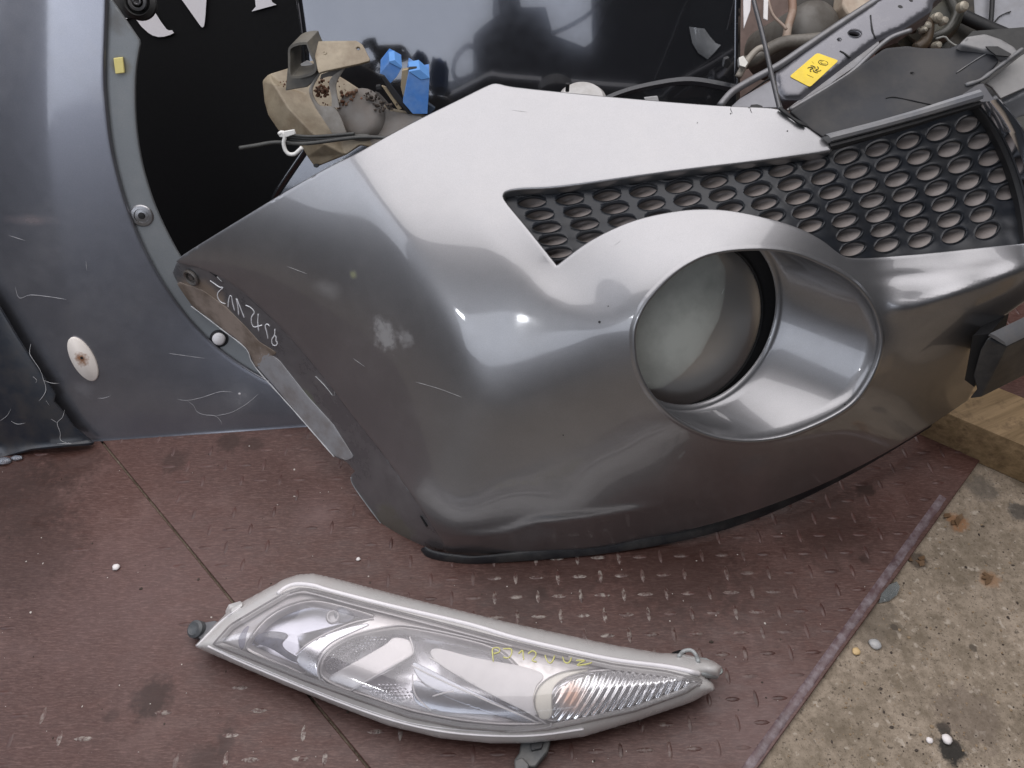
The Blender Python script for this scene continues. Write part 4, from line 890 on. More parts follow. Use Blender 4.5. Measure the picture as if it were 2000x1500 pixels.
# ------------------------------------------------------------------ dirty beige crash beam with its bracket
def rounded(pts, r, n=4):
    pts = np.array(pts, float); out = []
    for i in range(len(pts)):
        a, b, c = pts[i-1], pts[i], pts[(i+1) % len(pts)]; u = (a-b)/np.linalg.norm(a-b); v = (c-b)/np.linalg.norm(c-b)
        for t in np.linspace(0, 1, n+1): out.append((1-t)**2*(b+u*r)+2*t*(1-t)*b+t*t*(b+v*r))
    return np.array(out)
BEI = simple('dirty_beige', (.30, .25, .175), .55, nscale=22, nmix=.7, dark=.55, dirt=(.14, .10, .06), dirt_amt=.6, dscale=30)
BGR = simple('dusty_grey', (.20, .185, .17), .6, nscale=20, nmix=.6, dark=.6, dirt=(.15, .11, .08), dirt_amt=.4)
z2 = lambda L: np.array([(450+x/4, 50+y/4) for x, y in L])
beam = thing('crash_beam', Z(np.float64(640), np.float64(560), 0), 'dirty beige crash beam end with rusty spots behind the bumper', 'crash beam')
bcp = plane(D(np.float64(600), np.float64(220), np.float64(1.25)), (-.25, -.75, .6))
bo = z2([(250, 400), (310, 368), (440, 330), (640, 265), (760, 300), (900, 420), (1000, 540), (1120, 570), (1250, 640), (1500, 690), (1640, 760), (1300, 1000), (660, 1115), (600, 1030), (560, 960), (470, 880), (370, 820), (290, 700), (265, 610), (240, 450)])
BPT_ = dict(A=(245, 430, .010), B=(300, 372, .014), C=(440, 332, .03), D=(645, 266, .045), E=(900, 420, .05), F=(335, 452, -.008), G=(450, 640, -.013), H=(600, 800, -.013), I=(740, 930, -.008),
    J=(262, 600, .004), K=(290, 700, .006), L=(370, 820, .008), M=(560, 960, .006), N=(420, 470, .022), O=(600, 540, .030), P=(700, 700, .026), Q=(830, 850, .016), R=(600, 1030, .014), T=(660, 1112, .022), U=(900, 1010, .012), V=(1010, 930, .008),
    W=(1130, 570, .03), X=(1250, 640, .022), Y=(1500, 690, .018), S=(1640, 760, .02), a=(1320, 1000, .02))
BFC = ['AFNB', 'AJGF', 'JKG', 'KLHG', 'LMIH', 'FGON', 'GHPO', 'HIQP', 'BNC', 'CNOD', 'DOE', 'EOPW', 'WPQX', 'MRUI', 'RTU', 'IUVQ', 'QVaX', 'XaSY']
bk_ = list(BPT_); BV = []
for k in bk_:
    x, y, o_ = BPT_[k]; q = z2([(x, y)])[0]; BV.append(D(np.float64(q[0]), np.float64(q[1]), float(bcp(np.float64(q[0]), np.float64(q[1])))+o_))
BMF = lambda px, py: bcp(px, py)+.012
o = mesh('beam_shell', BV, [[bk_.index(ch) for ch in f_] for f_ in BFC], BEI, beam, smooth=False)
bm = bmesh.new(); bm.from_mesh(o.data); bmesh.ops.triangulate(bm, faces=bm.faces); bmesh.ops.recalc_face_normals(bm, faces=bm.faces)
if bm.faces[0].normal.dot(Vector((0, -1, .5))) < 0: bmesh.ops.reverse_faces(bm, faces=bm.faces)
bm.to_mesh(o.data); bm.free()
m = o.modifiers.new('t', 'SOLIDIFY'); m.thickness = .006; m.offset = -1
m = o.modifiers.new('b', 'BEVEL'); m.width = .0028; m.segments = 3; m.angle_limit = math.radians(18)
o.data.polygons.foreach_set('use_smooth', [True]*len(o.data.polygons)); m = o.modifiers.new('n', 'WEIGHTED_NORMAL')
ppoly('beam_tray', z2([(900, 620), (1120, 600), (1250, 665), (1480, 705), (1590, 770), (1300, 930), (1000, 930), (880, 850), (800, 760)]), lambda a, b: bcp(a, b)+.012, .004, BGR, beam, bev=.001)
q = z2([(860, 640), (1000, 570), (1080, 600), (1090, 760), (900, 800)])
c = PX(*z2([(1000, 690)])[0], lambda a, b: bcp(a, b)-.0); bnn = np.array([-.25, -.75, .6]); bnn /= np.linalg.norm(bnn)
MB().rings(c, bnn, [(.040, -.012), (.036, .001), (.026, .004), (.010, .005)], 30, cap1=True).build('beam_dome', BGR, beam, smooth=True)
ppoly('beam_hole', ell(*z2([(668, 1093)])[0], 5, 4, 0, 12), lambda a, b: BMF(a, b)-.001, .002, BLACKM, beam, bev=0)
RUST = simple('rust', (.16, .06, .025), .8, nscale=120, nmix=.8, dark=.3, dirt=(.30, .24, .18), dirt_amt=.4, dscale=90, bmp=.5)
def lumps(name, pts, spread, f, n, r, mat, parent, kind='stuff'):
    mb = MB()
    for k in range(n):
        x, y = pts[rng.integers(len(pts))]; x += rng.normal(0, spread); y += rng.normal(0, spread*.6); p = PX(x, y, f)+rng.normal(0, .002, 3)
        bm = bmesh.new(); bmesh.ops.create_icosphere(bm, subdivisions=1, radius=rng.uniform(*r)); V = np.array([v.co[:] for v in bm.verts])*rng.uniform(.6, 1.3, 3)*rng.uniform(.8, 1.2, (len(bm.verts), 1))+p; mb.add(V, [[v.index for v in g_.verts] for g_ in bm.faces]); bm.free()
    o = mb.build(name, mat, parent, smooth=True); o['kind'] = kind; return o
lumps('rust_flakes', z2([(720, 470), (730, 510), (880, 540), (930, 550), (700, 520), (860, 600), (960, 530)]), 6, lambda a, b: bcp(a, b)-.004, 90, (.0012, .0038), RUST, beam)
lumps('rust_crumbs', z2([(1120, 570), (1180, 620), (1160, 650), (1250, 640), (1080, 560)]), 6, lambda a, b: bcp(a, b)-.006, 60, (.001, .003), simple('dark_crust', (.06, .045, .035), .8), beam)
lumps('dirt_specks', z2([(760, 630), (840, 450), (420, 480), (620, 430)]), 8, lambda a, b: bcp(a, b)-.002, 30, (.0006, .002), RUST, beam)
# bracket
brk = thing('strap_bracket', PX(640, 150, lambda a, b: np.float64(1.22)), 'bent steel strap bracket with drilled beige top plate standing on the crash beam', 'bracket')
tp = plane(D(np.float64(660), np.float64(110), np.float64(1.17)), (-.05, -.45, .9))
tpl = z2([(596, 128), (760, 122), (985, 120), (1028, 150), (1050, 190), (1090, 270), (1000, 295), (880, 320), (740, 350), (690, 366), (665, 250)])
sheet('top_plate', tpl, lambda a, b: tp(a, b)-.003*np.exp(-((np.asarray(a)-622)/12)**2), BEI, brk, holes=[ell(*z2([(998, 178)])[0], 5.2, 4.2, .3, 14)], step=8, lip=.0025, rad=.0008, edge_step=5)
MB().rings(PX(*z2([(735, 215)])[0], tp), [-.05, -.45, .9], [(.0042, 0), (.0036, .0015), (.0012, .0018), (.001, 0)], 14).build('weld_spot', BEI, brk)
def ribbon(name, A, B, f, mat, parent, th=.0025, sm=6):
    A = spline(A, sm); B = spline(B, sm); a = DP(A[:, 0], A[:, 1], f); b = DP(B[:, 0], B[:, 1], f); N = normal_at(f, (A[:, 0]+B[:, 0])/2, (A[:, 1]+B[:, 1])/2)
    return MB().loft([a-N*th, a, (a+b)/2+N*th*.3, b, b-N*th, a-N*th], closed=False).build(name, mat, parent, smooth=False)
STR = simple('strap_grey', (.33, .31, .28), .5, metal=.2, dirt=(.15, .12, .09), dirt_amt=.5)
bf2 = plane(D(np.float64(640), np.float64(200), np.float64(1.205)), (-.1, -.9, .35))
ribbon('strap', z2([(690, 372), (640, 440), (614, 500), (625, 560), (665, 640), (730, 740), (800, 850)]), z2([(712, 362), (662, 445), (640, 500), (650, 560), (700, 625), (820, 650), (905, 835)]), bf2, STR, brk)
ribbon('strap_arm', z2([(800, 392), (770, 450), (790, 560), (790, 640)]), z2([(905, 318), (830, 440), (828, 520), (850, 640)]), bf2, STR, brk)
ribbon('strap_web', z2([(700, 420), (760, 400), (820, 395)]), z2([(710, 380), (800, 350), (900, 325)]), lambda a, b: bf2(a, b)+.003, simple('web_dark', (.12, .11, .10), .6), brk)
DKS = simple('dark_strap', (.085, .08, .07), .5, dirt=(.2, .18, .14), dirt_amt=.4)
lp = z2([(600, 130), (540, 132), (480, 150), (452, 180), (450, 260), (452, 340), (462, 400), (480, 412), (560, 408), (640, 385), (672, 350), (672, 300), (650, 245), (625, 190), (604, 140)])
P = resample(spline(lp, 4, True), 2.5, True); P3 = DP(P[:, 0], P[:, 1], lambda a, b: bf2(a, b)-.01)
cen = P3.mean(0); inn = P3+(cen-P3)/np.linalg.norm(cen-P3, axis=1)[:, None]*.0035; back = np.array([.012, .028, .004])
MB().loft([P3, inn, inn+back, P3+back, P3]).build('strap_loop', DKS, brk, smooth=False)
ppoly('loop_foot', z2([(446, 330), (470, 395), (520, 410), (640, 385), (690, 330), (690, 400), (600, 480), (430, 508)]), lambda a, b: bf2(a, b)+.004, .003, DKS, brk)
ppoly('loop_tab', z2([(490, 330), (600, 270), (640, 300), (645, 345), (620, 372), (510, 405), (490, 380)]), lambda a, b: bf2(a, b)+.012, .003, simple('tab_light', (.6, .58, .56), .5), brk)
# blue connectors
BLU = simple('blue_plastic', (.055, .19, .52), .5, nscale=120, nmix=.3, dirt=(.25, .35, .5), dirt_amt=.35)
BLT = simple('blue_plastic_light', (.10, .27, .60), .5, nmix=.2)
def solid(name, face, top, f, depthv, mat, parent):
    pass
blue = thing('blue_connector', PX(805, 190, bcp), 'pair of bright blue plastic connector blocks beside the crash beam', 'connector')
b2p = plane(D(np.float64(808), np.float64(185), np.float64(1.20)), (.15, -.9, .35))
def blk(name, pts, f, vec, mat, bev=.0004):
    q = z2(pts); P = DP(q[:, 0], q[:, 1], f); o = MB().prism(P, vec).build(name, mat, blue); m = o.modifiers.new('b', 'BEVEL'); m.width = bev; m.segments = 2; m.limit_method = 'ANGLE'; return o
blk('block', [(1395, 362), (1490, 425), (1556, 412), (1540, 690), (1425, 690), (1348, 600)], b2p, (-.004, .045, .0), BLU)
blk('block_top', [(1395, 358), (1480, 342), (1558, 410), (1490, 424)], lambda a, b: b2p(a, b)-.001, (-.004, .03, 0), BLT)
blk('block', [(1168, 378), (1240, 287), (1335, 338), (1300, 400), (1250, 452)], lambda a, b: b2p(a, b)+.02, (-.004, .045, .0), BLU)
blk('block_top', [(1240, 278), (1285, 268), (1342, 322), (1335, 338), (1240, 287)], lambda a, b: b2p(a, b)+.019, (-.004, .03, 0), BLT)
BRS = simple('brass', (.35, .28, .18), .4, metal=.5)
blk('blade', [(1168, 385), (1200, 395), (1350, 590), (1430, 690), (1385, 690), (1260, 540)], lambda a, b: b2p(a, b)+.006, (0, .004, 0), BLACKM, .0004)
blk('blade', [(1180, 470), (1215, 480), (1340, 650), (1310, 660)], lambda a, b: b2p(a, b)+.008, (0, .003, 0), BRS, .0004)
blk('blade', [(1130, 520), (1160, 530), (1270, 650), (1240, 665)], lambda a, b: b2p(a, b)+.010, (0, .003, 0), simple('blade_dark', (.08, .07, .06), .5), .0004)
blk('terminal', [(1340, 350), (1390, 340), (1385, 440), (1350, 560), (1330, 480)], lambda a, b: b2p(a, b)+.008, (0, .006, 0), BRS, .0005)
blk('terminal', [(1390, 335), (1450, 332), (1480, 345), (1400, 360)], lambda a, b: b2p(a, b)+.003, (0, .006, 0), BLACKM, .0005)
blk('terminal', [(1135, 475), (1170, 470), (1180, 500), (1140, 502)], lambda a, b: b2p(a, b)+.004, (0, .006, 0), BLACKM, .0005)
blk('tail', [(1530, 600), (1600, 650), (1560, 690), (1520, 690)], lambda a, b: b2p(a, b)+.01, (0, .006, 0), simple('navy', (.02, .035, .06), .5), .0005)
# cable bundle and clip
cab = thing('cable_bundle', PX(620, 272, bf2), 'bundle of black cables sticking out left over the crash beam', 'cable bundle')
cf = lambda a, b: bf2(a, b)-.035
RBC = simple('cable_black', (.045, .045, .043), .5, dirt=(.10, .10, .09), dirt_amt=.5)
for k, L in enumerate(([(468, 289), (500, 284), (540, 278), (600, 280), (700, 268), (760, 270)], [(560, 264), (610, 268), (692, 262)], [(562, 270), (620, 274), (692, 268), (720, 268)], [(566, 277), (620, 279), (690, 273)], [(560, 284), (610, 283), (660, 274), (690, 276)])):
    q = resample(spline(L, 6), 4); P = DP(q[:, 0], q[:, 1], cf)+np.array([0, .002*k, 0]); MB().tube(P, .0030 if k == 0 else .0024, 8).build('cable', RBC, cab, smooth=True)
WCL = simple('white_clip', (.78, .77, .74), .5)
clipo = thing('white_clip', PX(565, 280, cf), 'white plastic clip gripping the black cables at the beam end', 'clip')
q = resample(spline([(545, 262), (552, 258), (556, 268), (554, 278), (556, 290), (563, 300), (575, 301), (584, 294), (590, 288)], 6), 3); MB().tube(DP(q[:, 0], q[:, 1], lambda a, b: cf(a, b)-.006), .0030, 8).build('clip_hook', WCL, clipo, smooth=True)
ppoly('clip_tab', [(541, 260), (556, 256), (574, 253), (577, 262), (560, 268), (546, 268)], lambda a, b: cf(a, b)-.008, .004, WCL, clipo)
# ------------------------------------------------------------------ unseen dark shape added behind the camera to give the bonnet its mirrored silhouettes
def refl(px, py, Y):
    P = D(np.float64(px), np.float64(py), bpl(np.float64(px), np.float64(py))); v = ray(px, py); r = v-2*(v@bn)*bn; t = (Y-P[1])/r[1]; return P+r*t
SILHM = simple('silhouette_dark', (.05, .055, .075), .6)
silh = thing('mirrored_silhouette', (.6, -2.1, -.008), 'added dark silhouette with a looped rod, unseen but for its mirror image in the grey bonnet', 'silhouette')
def solid_r(name, pts, Y, th):
    P = np.array([refl(x, y, Y) for x, y in pts]); MB().prism(P, (0, -th, 0)).build(name, SILHM, silh)
solid_r('cab', [(839, 330), (841, 216), (848, 158), (870, 157), (930, 140), (915, 85), (916, 68), (935, 54), (976, 27), (966, -60), (1010, -60), (1017, 14), (1066, 14), (1080, 68), (1143, 92), (1165, 80), (1236, -8), (1260, -60), (1500, -60), (1500, 330)], -2.0, .5)  # body of the added shape, cast back through the bonnet mirror
def rod_r(name, pts, Y, r):
    q = resample(spline(pts, 5), 6); MB().tube(np.array([refl(x, y, Y) for x, y in q]), r, 8).build(name, SILHM, silh, smooth=True)
rod_r('shape_loop', [(920, 92), (900, 90), (878, 104), (866, 122), (864, 142), (876, 156), (900, 152), (920, 145)], -1.95, .018)
rod_r('shape_rod', [(1078, 66), (1110, 52), (1150, 30), (1184, 10), (1192, 22), (1186, 34)], -1.95, .014)
# ------------------------------------------------------------------ upper right: front panel, deflector and scrap behind
zr = lambda L: np.array([(1400+x/3.333, y/3.333) for x, y in L])
fpn = np.array([-.12, -.50, .86]); fpl = plane(D(np.float64(1600), np.float64(130), np.float64(1.30)), fpn)
FPM = paint('front_panel_grey', (.12, .12, .135), rough=.42, metal=.55, dust=.5, crough=.25, coat=.5)
FPL = simple('edge_grey', (.19, .19, .20), .38, metal=.3, dirt=(.12, .11, .10), dirt_amt=.4)
fp = thing('radiator_crossmember', Z(np.float64(1640), np.float64(420), 0), 'grey radiator cross panel with a yellow warning sticker', 'car front panel')
body = zr([(395, 480), (560, 345), (830, 150), (960, 60), (1045, -10), (1180, -120), (1560, -140), (1400, 10), (1392, 66), (1250, 158), (1205, 188), (1040, 262), (870, 388), (740, 490), (600, 595), (545, 640), (440, 640), (402, 590)])
def FPF(px, py):
    P = np.stack([np.asarray(px, float).ravel(), np.asarray(py, float).ravel()], 1); d = polydist(body, P).reshape(np.shape(px)); return fpl(px, py)+.006*np.clip(1-d/9, 0, 1)**2
sheet('cross_member', body, FPF, FPM, fp, holes=[ell(*zr([(897, 218)])[0], 14.5, 7.5, math.radians(5), 20), ell(*zr([(797, 257)])[0], 5.2, 4.2, 0, 12)], step=9, lip=.03, rad=.003, hole_lip=.004, edge_step=5)
for (x, y), a, b in (((897, 218), 17, 9), ((797, 257), 7, 6)):
    ppoly('hole_back', ell(*zr([(x, y)])[0], a, b, 0, 18), lambda p, q: fpl(p, q)+.012, .002, BLACKM, fp, bev=0)
ppoly('bolt_hole', ell(*zr([(1195, 42)])[0], 5, 2.6, .3, 12), lambda p, q: fpl(p, q)-.0005, .001, BLACKM, fp, bev=0)
ppoly('bolt_hole', ell(*zr([(1265, 2)])[0], 4, 2.2, .3, 12), lambda p, q: fpl(p, q)-.0005, .001, BLACKM, fp, bev=0)
def rod(name, L, f, r, mat, parent, n=8, sm=6, proud=0):
    q = resample(spline(L, sm), 5) if len(L) > 2 else resample(np.array(L, float), 8); P = DP(q[:, 0], q[:, 1], f); return MB().tube(P, r, n).build(name, mat, parent, smooth=True)
rod('upper_flange', zr([(20, 690), (60, 640), (110, 592), (230, 520), (400, 428), (560, 320), (700, 225), (850, 125), (1050, -5), (1200, -110)]), lambda a, b: fpl(a, b)+.004, .0062, FPL, fp)
ppoly('side_plate', zr([(85, 700), (150, 640), (360, 518), (400, 600), (430, 700)]), lambda a, b: fpl(a, b)+.012, .003, simple('mid_grey', (.24, .24, .26), .45), fp)
ppoly('side_slot', zr([(215, 700), (222, 682), (262, 678), (298, 690), (296, 706)]), lambda a, b: fpl(a, b)+.0105, .003, BLACKM, fp, bev=0)
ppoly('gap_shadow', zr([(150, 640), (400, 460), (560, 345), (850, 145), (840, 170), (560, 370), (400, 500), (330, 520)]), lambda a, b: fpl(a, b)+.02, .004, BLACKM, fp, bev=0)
ribbon('front_lip', zr([(455, 712), (600, 600), (740, 495), (880, 392), (1050, 262)]), zr([(470, 722), (640, 615), (780, 515), (900, 430), (1060, 300)]), lambda a, b: fpl(a, b)+.008, FPL, fp)
rod('lip_bar', zr([(478, 715), (640, 620), (780, 540), (880, 470), (985, 370), (1080, 285), (1150, 238), (1265, 198)]), lambda a, b: fpl(a, b)+.005, .0042, FPL, fp)
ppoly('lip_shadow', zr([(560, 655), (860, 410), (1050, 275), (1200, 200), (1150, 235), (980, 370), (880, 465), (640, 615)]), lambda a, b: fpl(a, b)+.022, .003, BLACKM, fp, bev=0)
for L in ([(800, 332), (830, 348), (868, 378)], [(1000, 100), (1012, 200), (1035, 250)]):
    q = [tuple(v) for v in zr(L)]; mb = MB(); stroke(mb, q, fpl, .0016, .0003); mb.build('crease', BLACKM, fp, smooth=True)
YEL = simple('sticker_yellow', (.80, .58, .02), .45, nscale=80, nmix=.2, dirt=(.5, .36, .05), dirt_amt=.3)
ST = [(1542, 149), (1596, 103), (1638, 118), (1582, 170)]
stk = ppoly('warning_sticker', rounded(ST, 5), lambda a, b: fpl(a, b)-.0012, .001, YEL, fp, bev=0)
INK = simple('sticker_ink', (.05, .045, .03), .6); sf = lambda a, b: fpl(a, b)-.0013
A0, B0, C0, D0 = map(np.array, [(1545., 149.), (1597., 105.), (1637., 119.), (1582., 168.)])
def st(u, v): return tuple((1-u)*((1-v)*D0+v*A0)+u*((1-v)*C0+v*B0))     # u along the long side, v across
for k in range(6):
    a = k*math.pi/3; L = [(0.5+.11*r*math.cos(a+tw), .5+.30*r*math.sin(a+tw)) for r, tw in ((.25, 0), (.6, .25), (.9, .75), (1.0, 1.05))]
    mb = MB(); stroke(mb, [st(*p) for p in L], sf, .0010, .0002); mb.build('fan_blade', INK, stk, smooth=True)
mb = MB(); stroke(mb, [st(.79+.075*math.cos(t), .45+.22*math.sin(t)) for t in np.linspace(0, 2*math.pi, 14)], sf, .0006, .0002); mb.build('ring_symbol', INK, stk, smooth=True)
mb = MB(); stroke(mb, [st(.79+.04*math.cos(t), .45+.12*math.sin(t)) for t in np.linspace(0.4, 5, 9)], sf, .0006, .0002); mb.build('ring_symbol', INK, stk, smooth=True)
mb = MB(); stroke(mb, [st(.26, .2), st(.26, .55)], sf, .0006, .0002); mb.build('mark', INK, stk, smooth=True)
mb = MB(); stroke(mb, [st(.66, .74), st(.7, .9)], sf, .0006, .0002); mb.build('mark', INK, stk, smooth=True)
# plastic air deflector
dfl = thing('air_deflector', PX(1750, 190, lambda a, b: S(a, b)+.02), 'scuffed dark grey plastic air deflector above the grille', 'plastic panel')
dpn = np.array([-.1, -.45, .88]); dpl = plane(D(np.float64(1720), np.float64(200), np.float64(1.12)), dpn)
DFM = simple('scuffed_plastic', (.014, .015, .018), .52, spec=.28, nscale=14, nmix=.7, dark=2.2, dirt=(.06, .055, .05), dirt_amt=.5, dscale=11, bscale=120)
do = zr([(490, 725), (640, 630), (860, 490), (985, 400), (1100, 320), (1240, 305), (1330, 318), (1520, 318), (1600, 280), (1612, 290), (1700, 300), (1780, 340), (1832, 395), (1720, 520), (1690, 560), (1700, 600), (1690, 680), (1400, 740), (1130, 820), (730, 905), (640, 850), (560, 790)])
def DF(px, py):
    px = np.asarray(px, float); py = np.asarray(py, float); return dpl(px, py)-.010*np.exp(-((px-1620-(py-200)*.2)/60)**2)*.4+.004*np.sin(px*.02+py*.03)-.012/(1+np.exp((px-1770+(py-150)*.9)/(-6)))*0
sheet('deflector_sheet', do, DF, DFM, dfl, holes=[ell(*zr([(1272, 476)])[0], 6, 2.8, 0, 12)], step=11, lip=.006, rad=.002, hole_lip=.003, edge_step=6)
ppoly('hole_back', ell(*zr([(1272, 476)])[0], 7, 4, 0, 12), lambda p, q: DF(p, q)+.008, .001, BLACKM, dfl, bev=0)
mb = MB(); stroke(mb, [tuple(v) for v in zr([(1100, 640), (1150, 632), (1250, 650), (1350, 672), (1445, 690)])], DF, .0013, .0003); mb.build('slit', BLACKM, dfl, smooth=True)
mb = MB(); stroke(mb, [tuple(v) for v in zr([(1560, 475), (1680, 395), (1782, 335)])], DF, .0010, .0008); mb.build('step_edge', GREYP, dfl, smooth=True)
mb = MB(); stroke(mb, [tuple(v) for v in zr([(1620, 555), (1720, 520), (1830, 440), (1990, 320)])], lambda a, b: dpl(a, b)-.004, .0035, 0.0, 6); mb.build('rolled_edge', GREYP, dfl, smooth=True)
SLT = simple('slate_plastic', (.045, .046, .055), .42, dirt=(.15, .14, .13), dirt_amt=.3)
ppoly('end_flap', zr([(1700, 545), (1735, 540), (1812, 652), (1790, 662), (1700, 668), (1600, 690), (1600, 590)]), lambda a, b: dpl(a, b)-.003, .003, SLT, dfl)
# bumper end cap parts right of the chrome
pan = thing('side_moulding', PX(1965, 190, lambda a, b: np.float64(1.14)), 'smooth mid grey moulding beyond the chrome strip', 'moulding')
sheet('moulding', [(1925, 196), (1940, 190), (1975, 172), (2060, 118), (2120, 90), (2120, 190), (2040, 206), (1985, 228), (1966, 243), (1952, 232), (1940, 214)], lambda a, b: plane(D(np.float64(1980), np.float64(190), np.float64(1.16)), (-.1, -.6, .8))(a, b)-.015*np.exp(-((np.asarray(b)-190+(np.asarray(a)-1980)*.5)/30)**2), simple('satin_grey', (.25, .255, .27), .4, metal=.4, bmp=.02), pan, step=10, lip=.02, rad=.004, edge_step=6)
ppoly('backing', [(1938, 170), (1925, 162), (1995, 108), (2120, 40), (2120, 100), (2000, 172), (1955, 192)], lambda a, b: dpl(a, b)+.02, .004, simple('warm_grey', (.22, .215, .21), .5), pan)
ppoly('dark_backing', [(1840, 120), (1900, 60), (2160, 40), (2160, 460), (2040, 400), (1990, 300), (1900, 190)], lambda a, b: dpl(a, b)+.07, .004, simple('backing_dark', (.02, .02, .019), .6), pan)  # dark sheet added behind to fill the gaps over the floor
ppoly('gap', [(1955, 240), (1990, 228), (2120, 190), (2120, 330), (2010, 300), (1985, 262)], lambda a, b: dpl(a, b)+.03, .003, simple('gap_dark', (.03, .03, .025), .6), pan)
# headlamp mount tab
tab = thing('mount_tab', PX(1920, 90, dpl), 'grey moulded mounting tab with a dark slot at upper right', 'mounting tab')
TBM = simple('tab_grey', (.17, .17, .175), .35, dirt=(.3, .28, .26), dirt_amt=.3)
sheet('tab', zr([(1600, 282), (1640, 245), (1750, 228), (1850, 262), (1930, 310), (1960, 350), (1900, 368), (1840, 345), (1790, 330), (1700, 305)]), lambda a, b: dpl(a, b)-.01+.00006*(np.asarray(a)-1900), TBM, tab, step=7, lip=.008, rad=.003, edge_step=4)
ppoly('slot', zr([(1750, 300), (1830, 300), (1920, 350), (1900, 368), (1820, 360), (1780, 330)]), lambda a, b: dpl(a, b)-.0125, .002, BLACKM, tab, bev=.0005)
# black frame and pale panel at the corner
pnl = thing('grey_sheet', PX(1960, 20, lambda a, b: np.float64(1.5)), 'pale grey flat panel with a black frame bar in the top right corner', 'panel')
ppl = plane(D(np.float64(1950), np.float64(20), np.float64(1.50)), (-.1, -.6, .8))
ppoly('panel', [(1884, 26), (1890, -60), (2150, -60), (2150, 130), (2000, 74), (1940, 50)], ppl, .01, simple('panel_grey', (.26, .265, .29), .45, dirt=(.15, .14, .13), dirt_amt=.3), pnl)
rod('frame_bar', [(1878, 30), (1935, 56), (2010, 88), (2120, 140)], lambda a, b: ppl(a, b)-.03, .0115, BLACKM, pnl)
rod('frame_post', [(1938, -60), (1938, 0), (1935, 50)], lambda a, b: ppl(a, b)-.012, .0042, BLACKM, pnl)
mb = MB(); stroke(mb, [(1939, 48), (1950, 34), (1962, 27), (1974, 23)], lambda a, b: ppl(a, b)-.002, .0014); mb.build('wire_end', BLACKM, pnl, smooth=True)
# dark backing mass of scrap behind the panel, with things in it
bk = lambda d: (lambda a, b: np.full(np.shape(a), float(d)))
scrap = thing('dark_engine_block', D(np.float64(1800), np.float64(100), np.float64(1.62)), 'oily dark machine part behind the front panel at top right', 'machine part')
ppoly('casting', [(1740, 70), (1800, -10), (1900, -40), (1905, 40), (1960, 60), (1900, 90), (1840, 100), (1760, 92)], bk(1.50), .08, simple('oily_black', (.018, .016, .012), .45, dirt=(.07, .055, .035), dirt_amt=.6, dscale=40), scrap, n=(0, .7, -.7))
MB().rings(D(np.float64(1822), np.float64(25), np.float64(1.44)), [-.4, -.7, .5], [(.05, -.06), (.05, 0), (.036, .01), (.03, -.01), (.01, -.01)], 32, cap1=True).build('pulley', simple('dark_cast', (.09, .09, .08), .4, metal=.6, dirt=(.2, .18, .12), dirt_amt=.4), scrap)
rod('hose', [(1850, -20), (1862, 10), (1868, 30), (1850, 60), (1820, 75), (1790, 92)], bk(1.42), .009, simple('hose_dark', (.05, .048, .04), .4), scrap)
rod('hose', [(1778, 60), (1790, 40), (1812, 48), (1808, 80), (1788, 96)], bk(1.40), .010, simple('hose_brown', (.09, .06, .035), .5, dirt=(.02, .02, .02), dirt_amt=.5), scrap)
for (x, y, r) in ((1833, 34, .009), (1845, 40, .007), (1812, 50, .007), (1832, 88, .007), (1883, 12, .009), (1806, 58, .005)):
    c = D(np.float64(x), np.float64(y), np.float64(1.39)); MB().rings(c, [.2, -.7, .6], [(r, -.01), (r, 0), (r*.7, .004), (r*.2, .005)], 12, cap1=True).build('fitting', simple('pale_fitting', (.5, .46, .38), .4, metal=.3, dirt=(.15, .12, .08), dirt_amt=.5), scrap)
rod('wire', [(1828, 76), (1845, 72), (1855, 82), (1870, 90), (1890, 88)], bk(1.385), .0018, simple('wire_grey', (.3, .3, .28), .5), scrap)
# bits left of the front panel
BRN = simple('rusty_brown', (.13, .085, .07), .65, nscale=30, nmix=.6, dirt=(.06, .04, .03), dirt_amt=.5)
can = thing('grey_canister', D(np.float64(1590), np.float64(70), np.float64(1.5)), 'dull grey rounded canister behind the cross panel', 'canister')
c = D(np.float64(1598), np.float64(52), np.float64(1.52)); MB().rings(c, [.3, -.62, .62], [(.052, -.16), (.052, -.01), (.046, .006), (.03, .014), (.008, .017)], 36, cap1=True).build('canister', simple('canister_grey', (.12, .112, .10), .5, dirt=(.05, .04, .03), dirt_amt=.6), can, smooth=True)
o = rod('pale_hose', [(1440, 125), (1470, 118), (1500, 98), (1530, 84), (1570, 80), (1610, 76)], bk(1.47), .0125, simple('grey_hose', (.15, .138, .12), .5, dirt=(.05, .04, .03), dirt_amt=.6), None); tag(o, 'thick dull grey hose curling left of the cross panel', 'hose')
o = rod('thin_hose', [(1442, 150), (1460, 118), (1482, 95), (1500, 96)], bk(1.44), .006, simple('tan_hose', (.30, .27, .23), .5), None); tag(o, 'thin tan hose behind the upright rod', 'hose')
o = rod('rusty_strap', [(1545, -20), (1548, 20), (1540, 50), (1535, 78)], bk(1.47), .0075, simple('strap_pale', (.38, .31, .25), .6, dirt=(.2, .08, .04), dirt_amt=.6), None); tag(o, 'pale rust-stained strap hanging behind the cross panel', 'strap')
o = rod('brown_wire', [(1500, 0), (1510, 30), (1530, 50), (1536, 58)], bk(1.45), .0028, simple('wire_tan', (.33, .25, .2), .5), None); tag(o, 'thin brownish wire right of the white strips', 'wire')
o = ppoly('white_strip', [(1450, -40), (1452, 0), (1453, 56), (1466, 20), (1470, -40)], bk(1.40), .003, simple('white_plastic', (.62, .6, .6), .5), None); tag(o, 'pointed white plastic strip just left of the rod', 'plastic strip')
o = ppoly('white_strip', [(1493, -40), (1491, 36), (1500, 40), (1502, -40)], bk(1.41), .003, simple('white_plastic2', (.66, .64, .63), .5), None); tag(o, 'straight white plastic strip right of the rod', 'plastic strip')
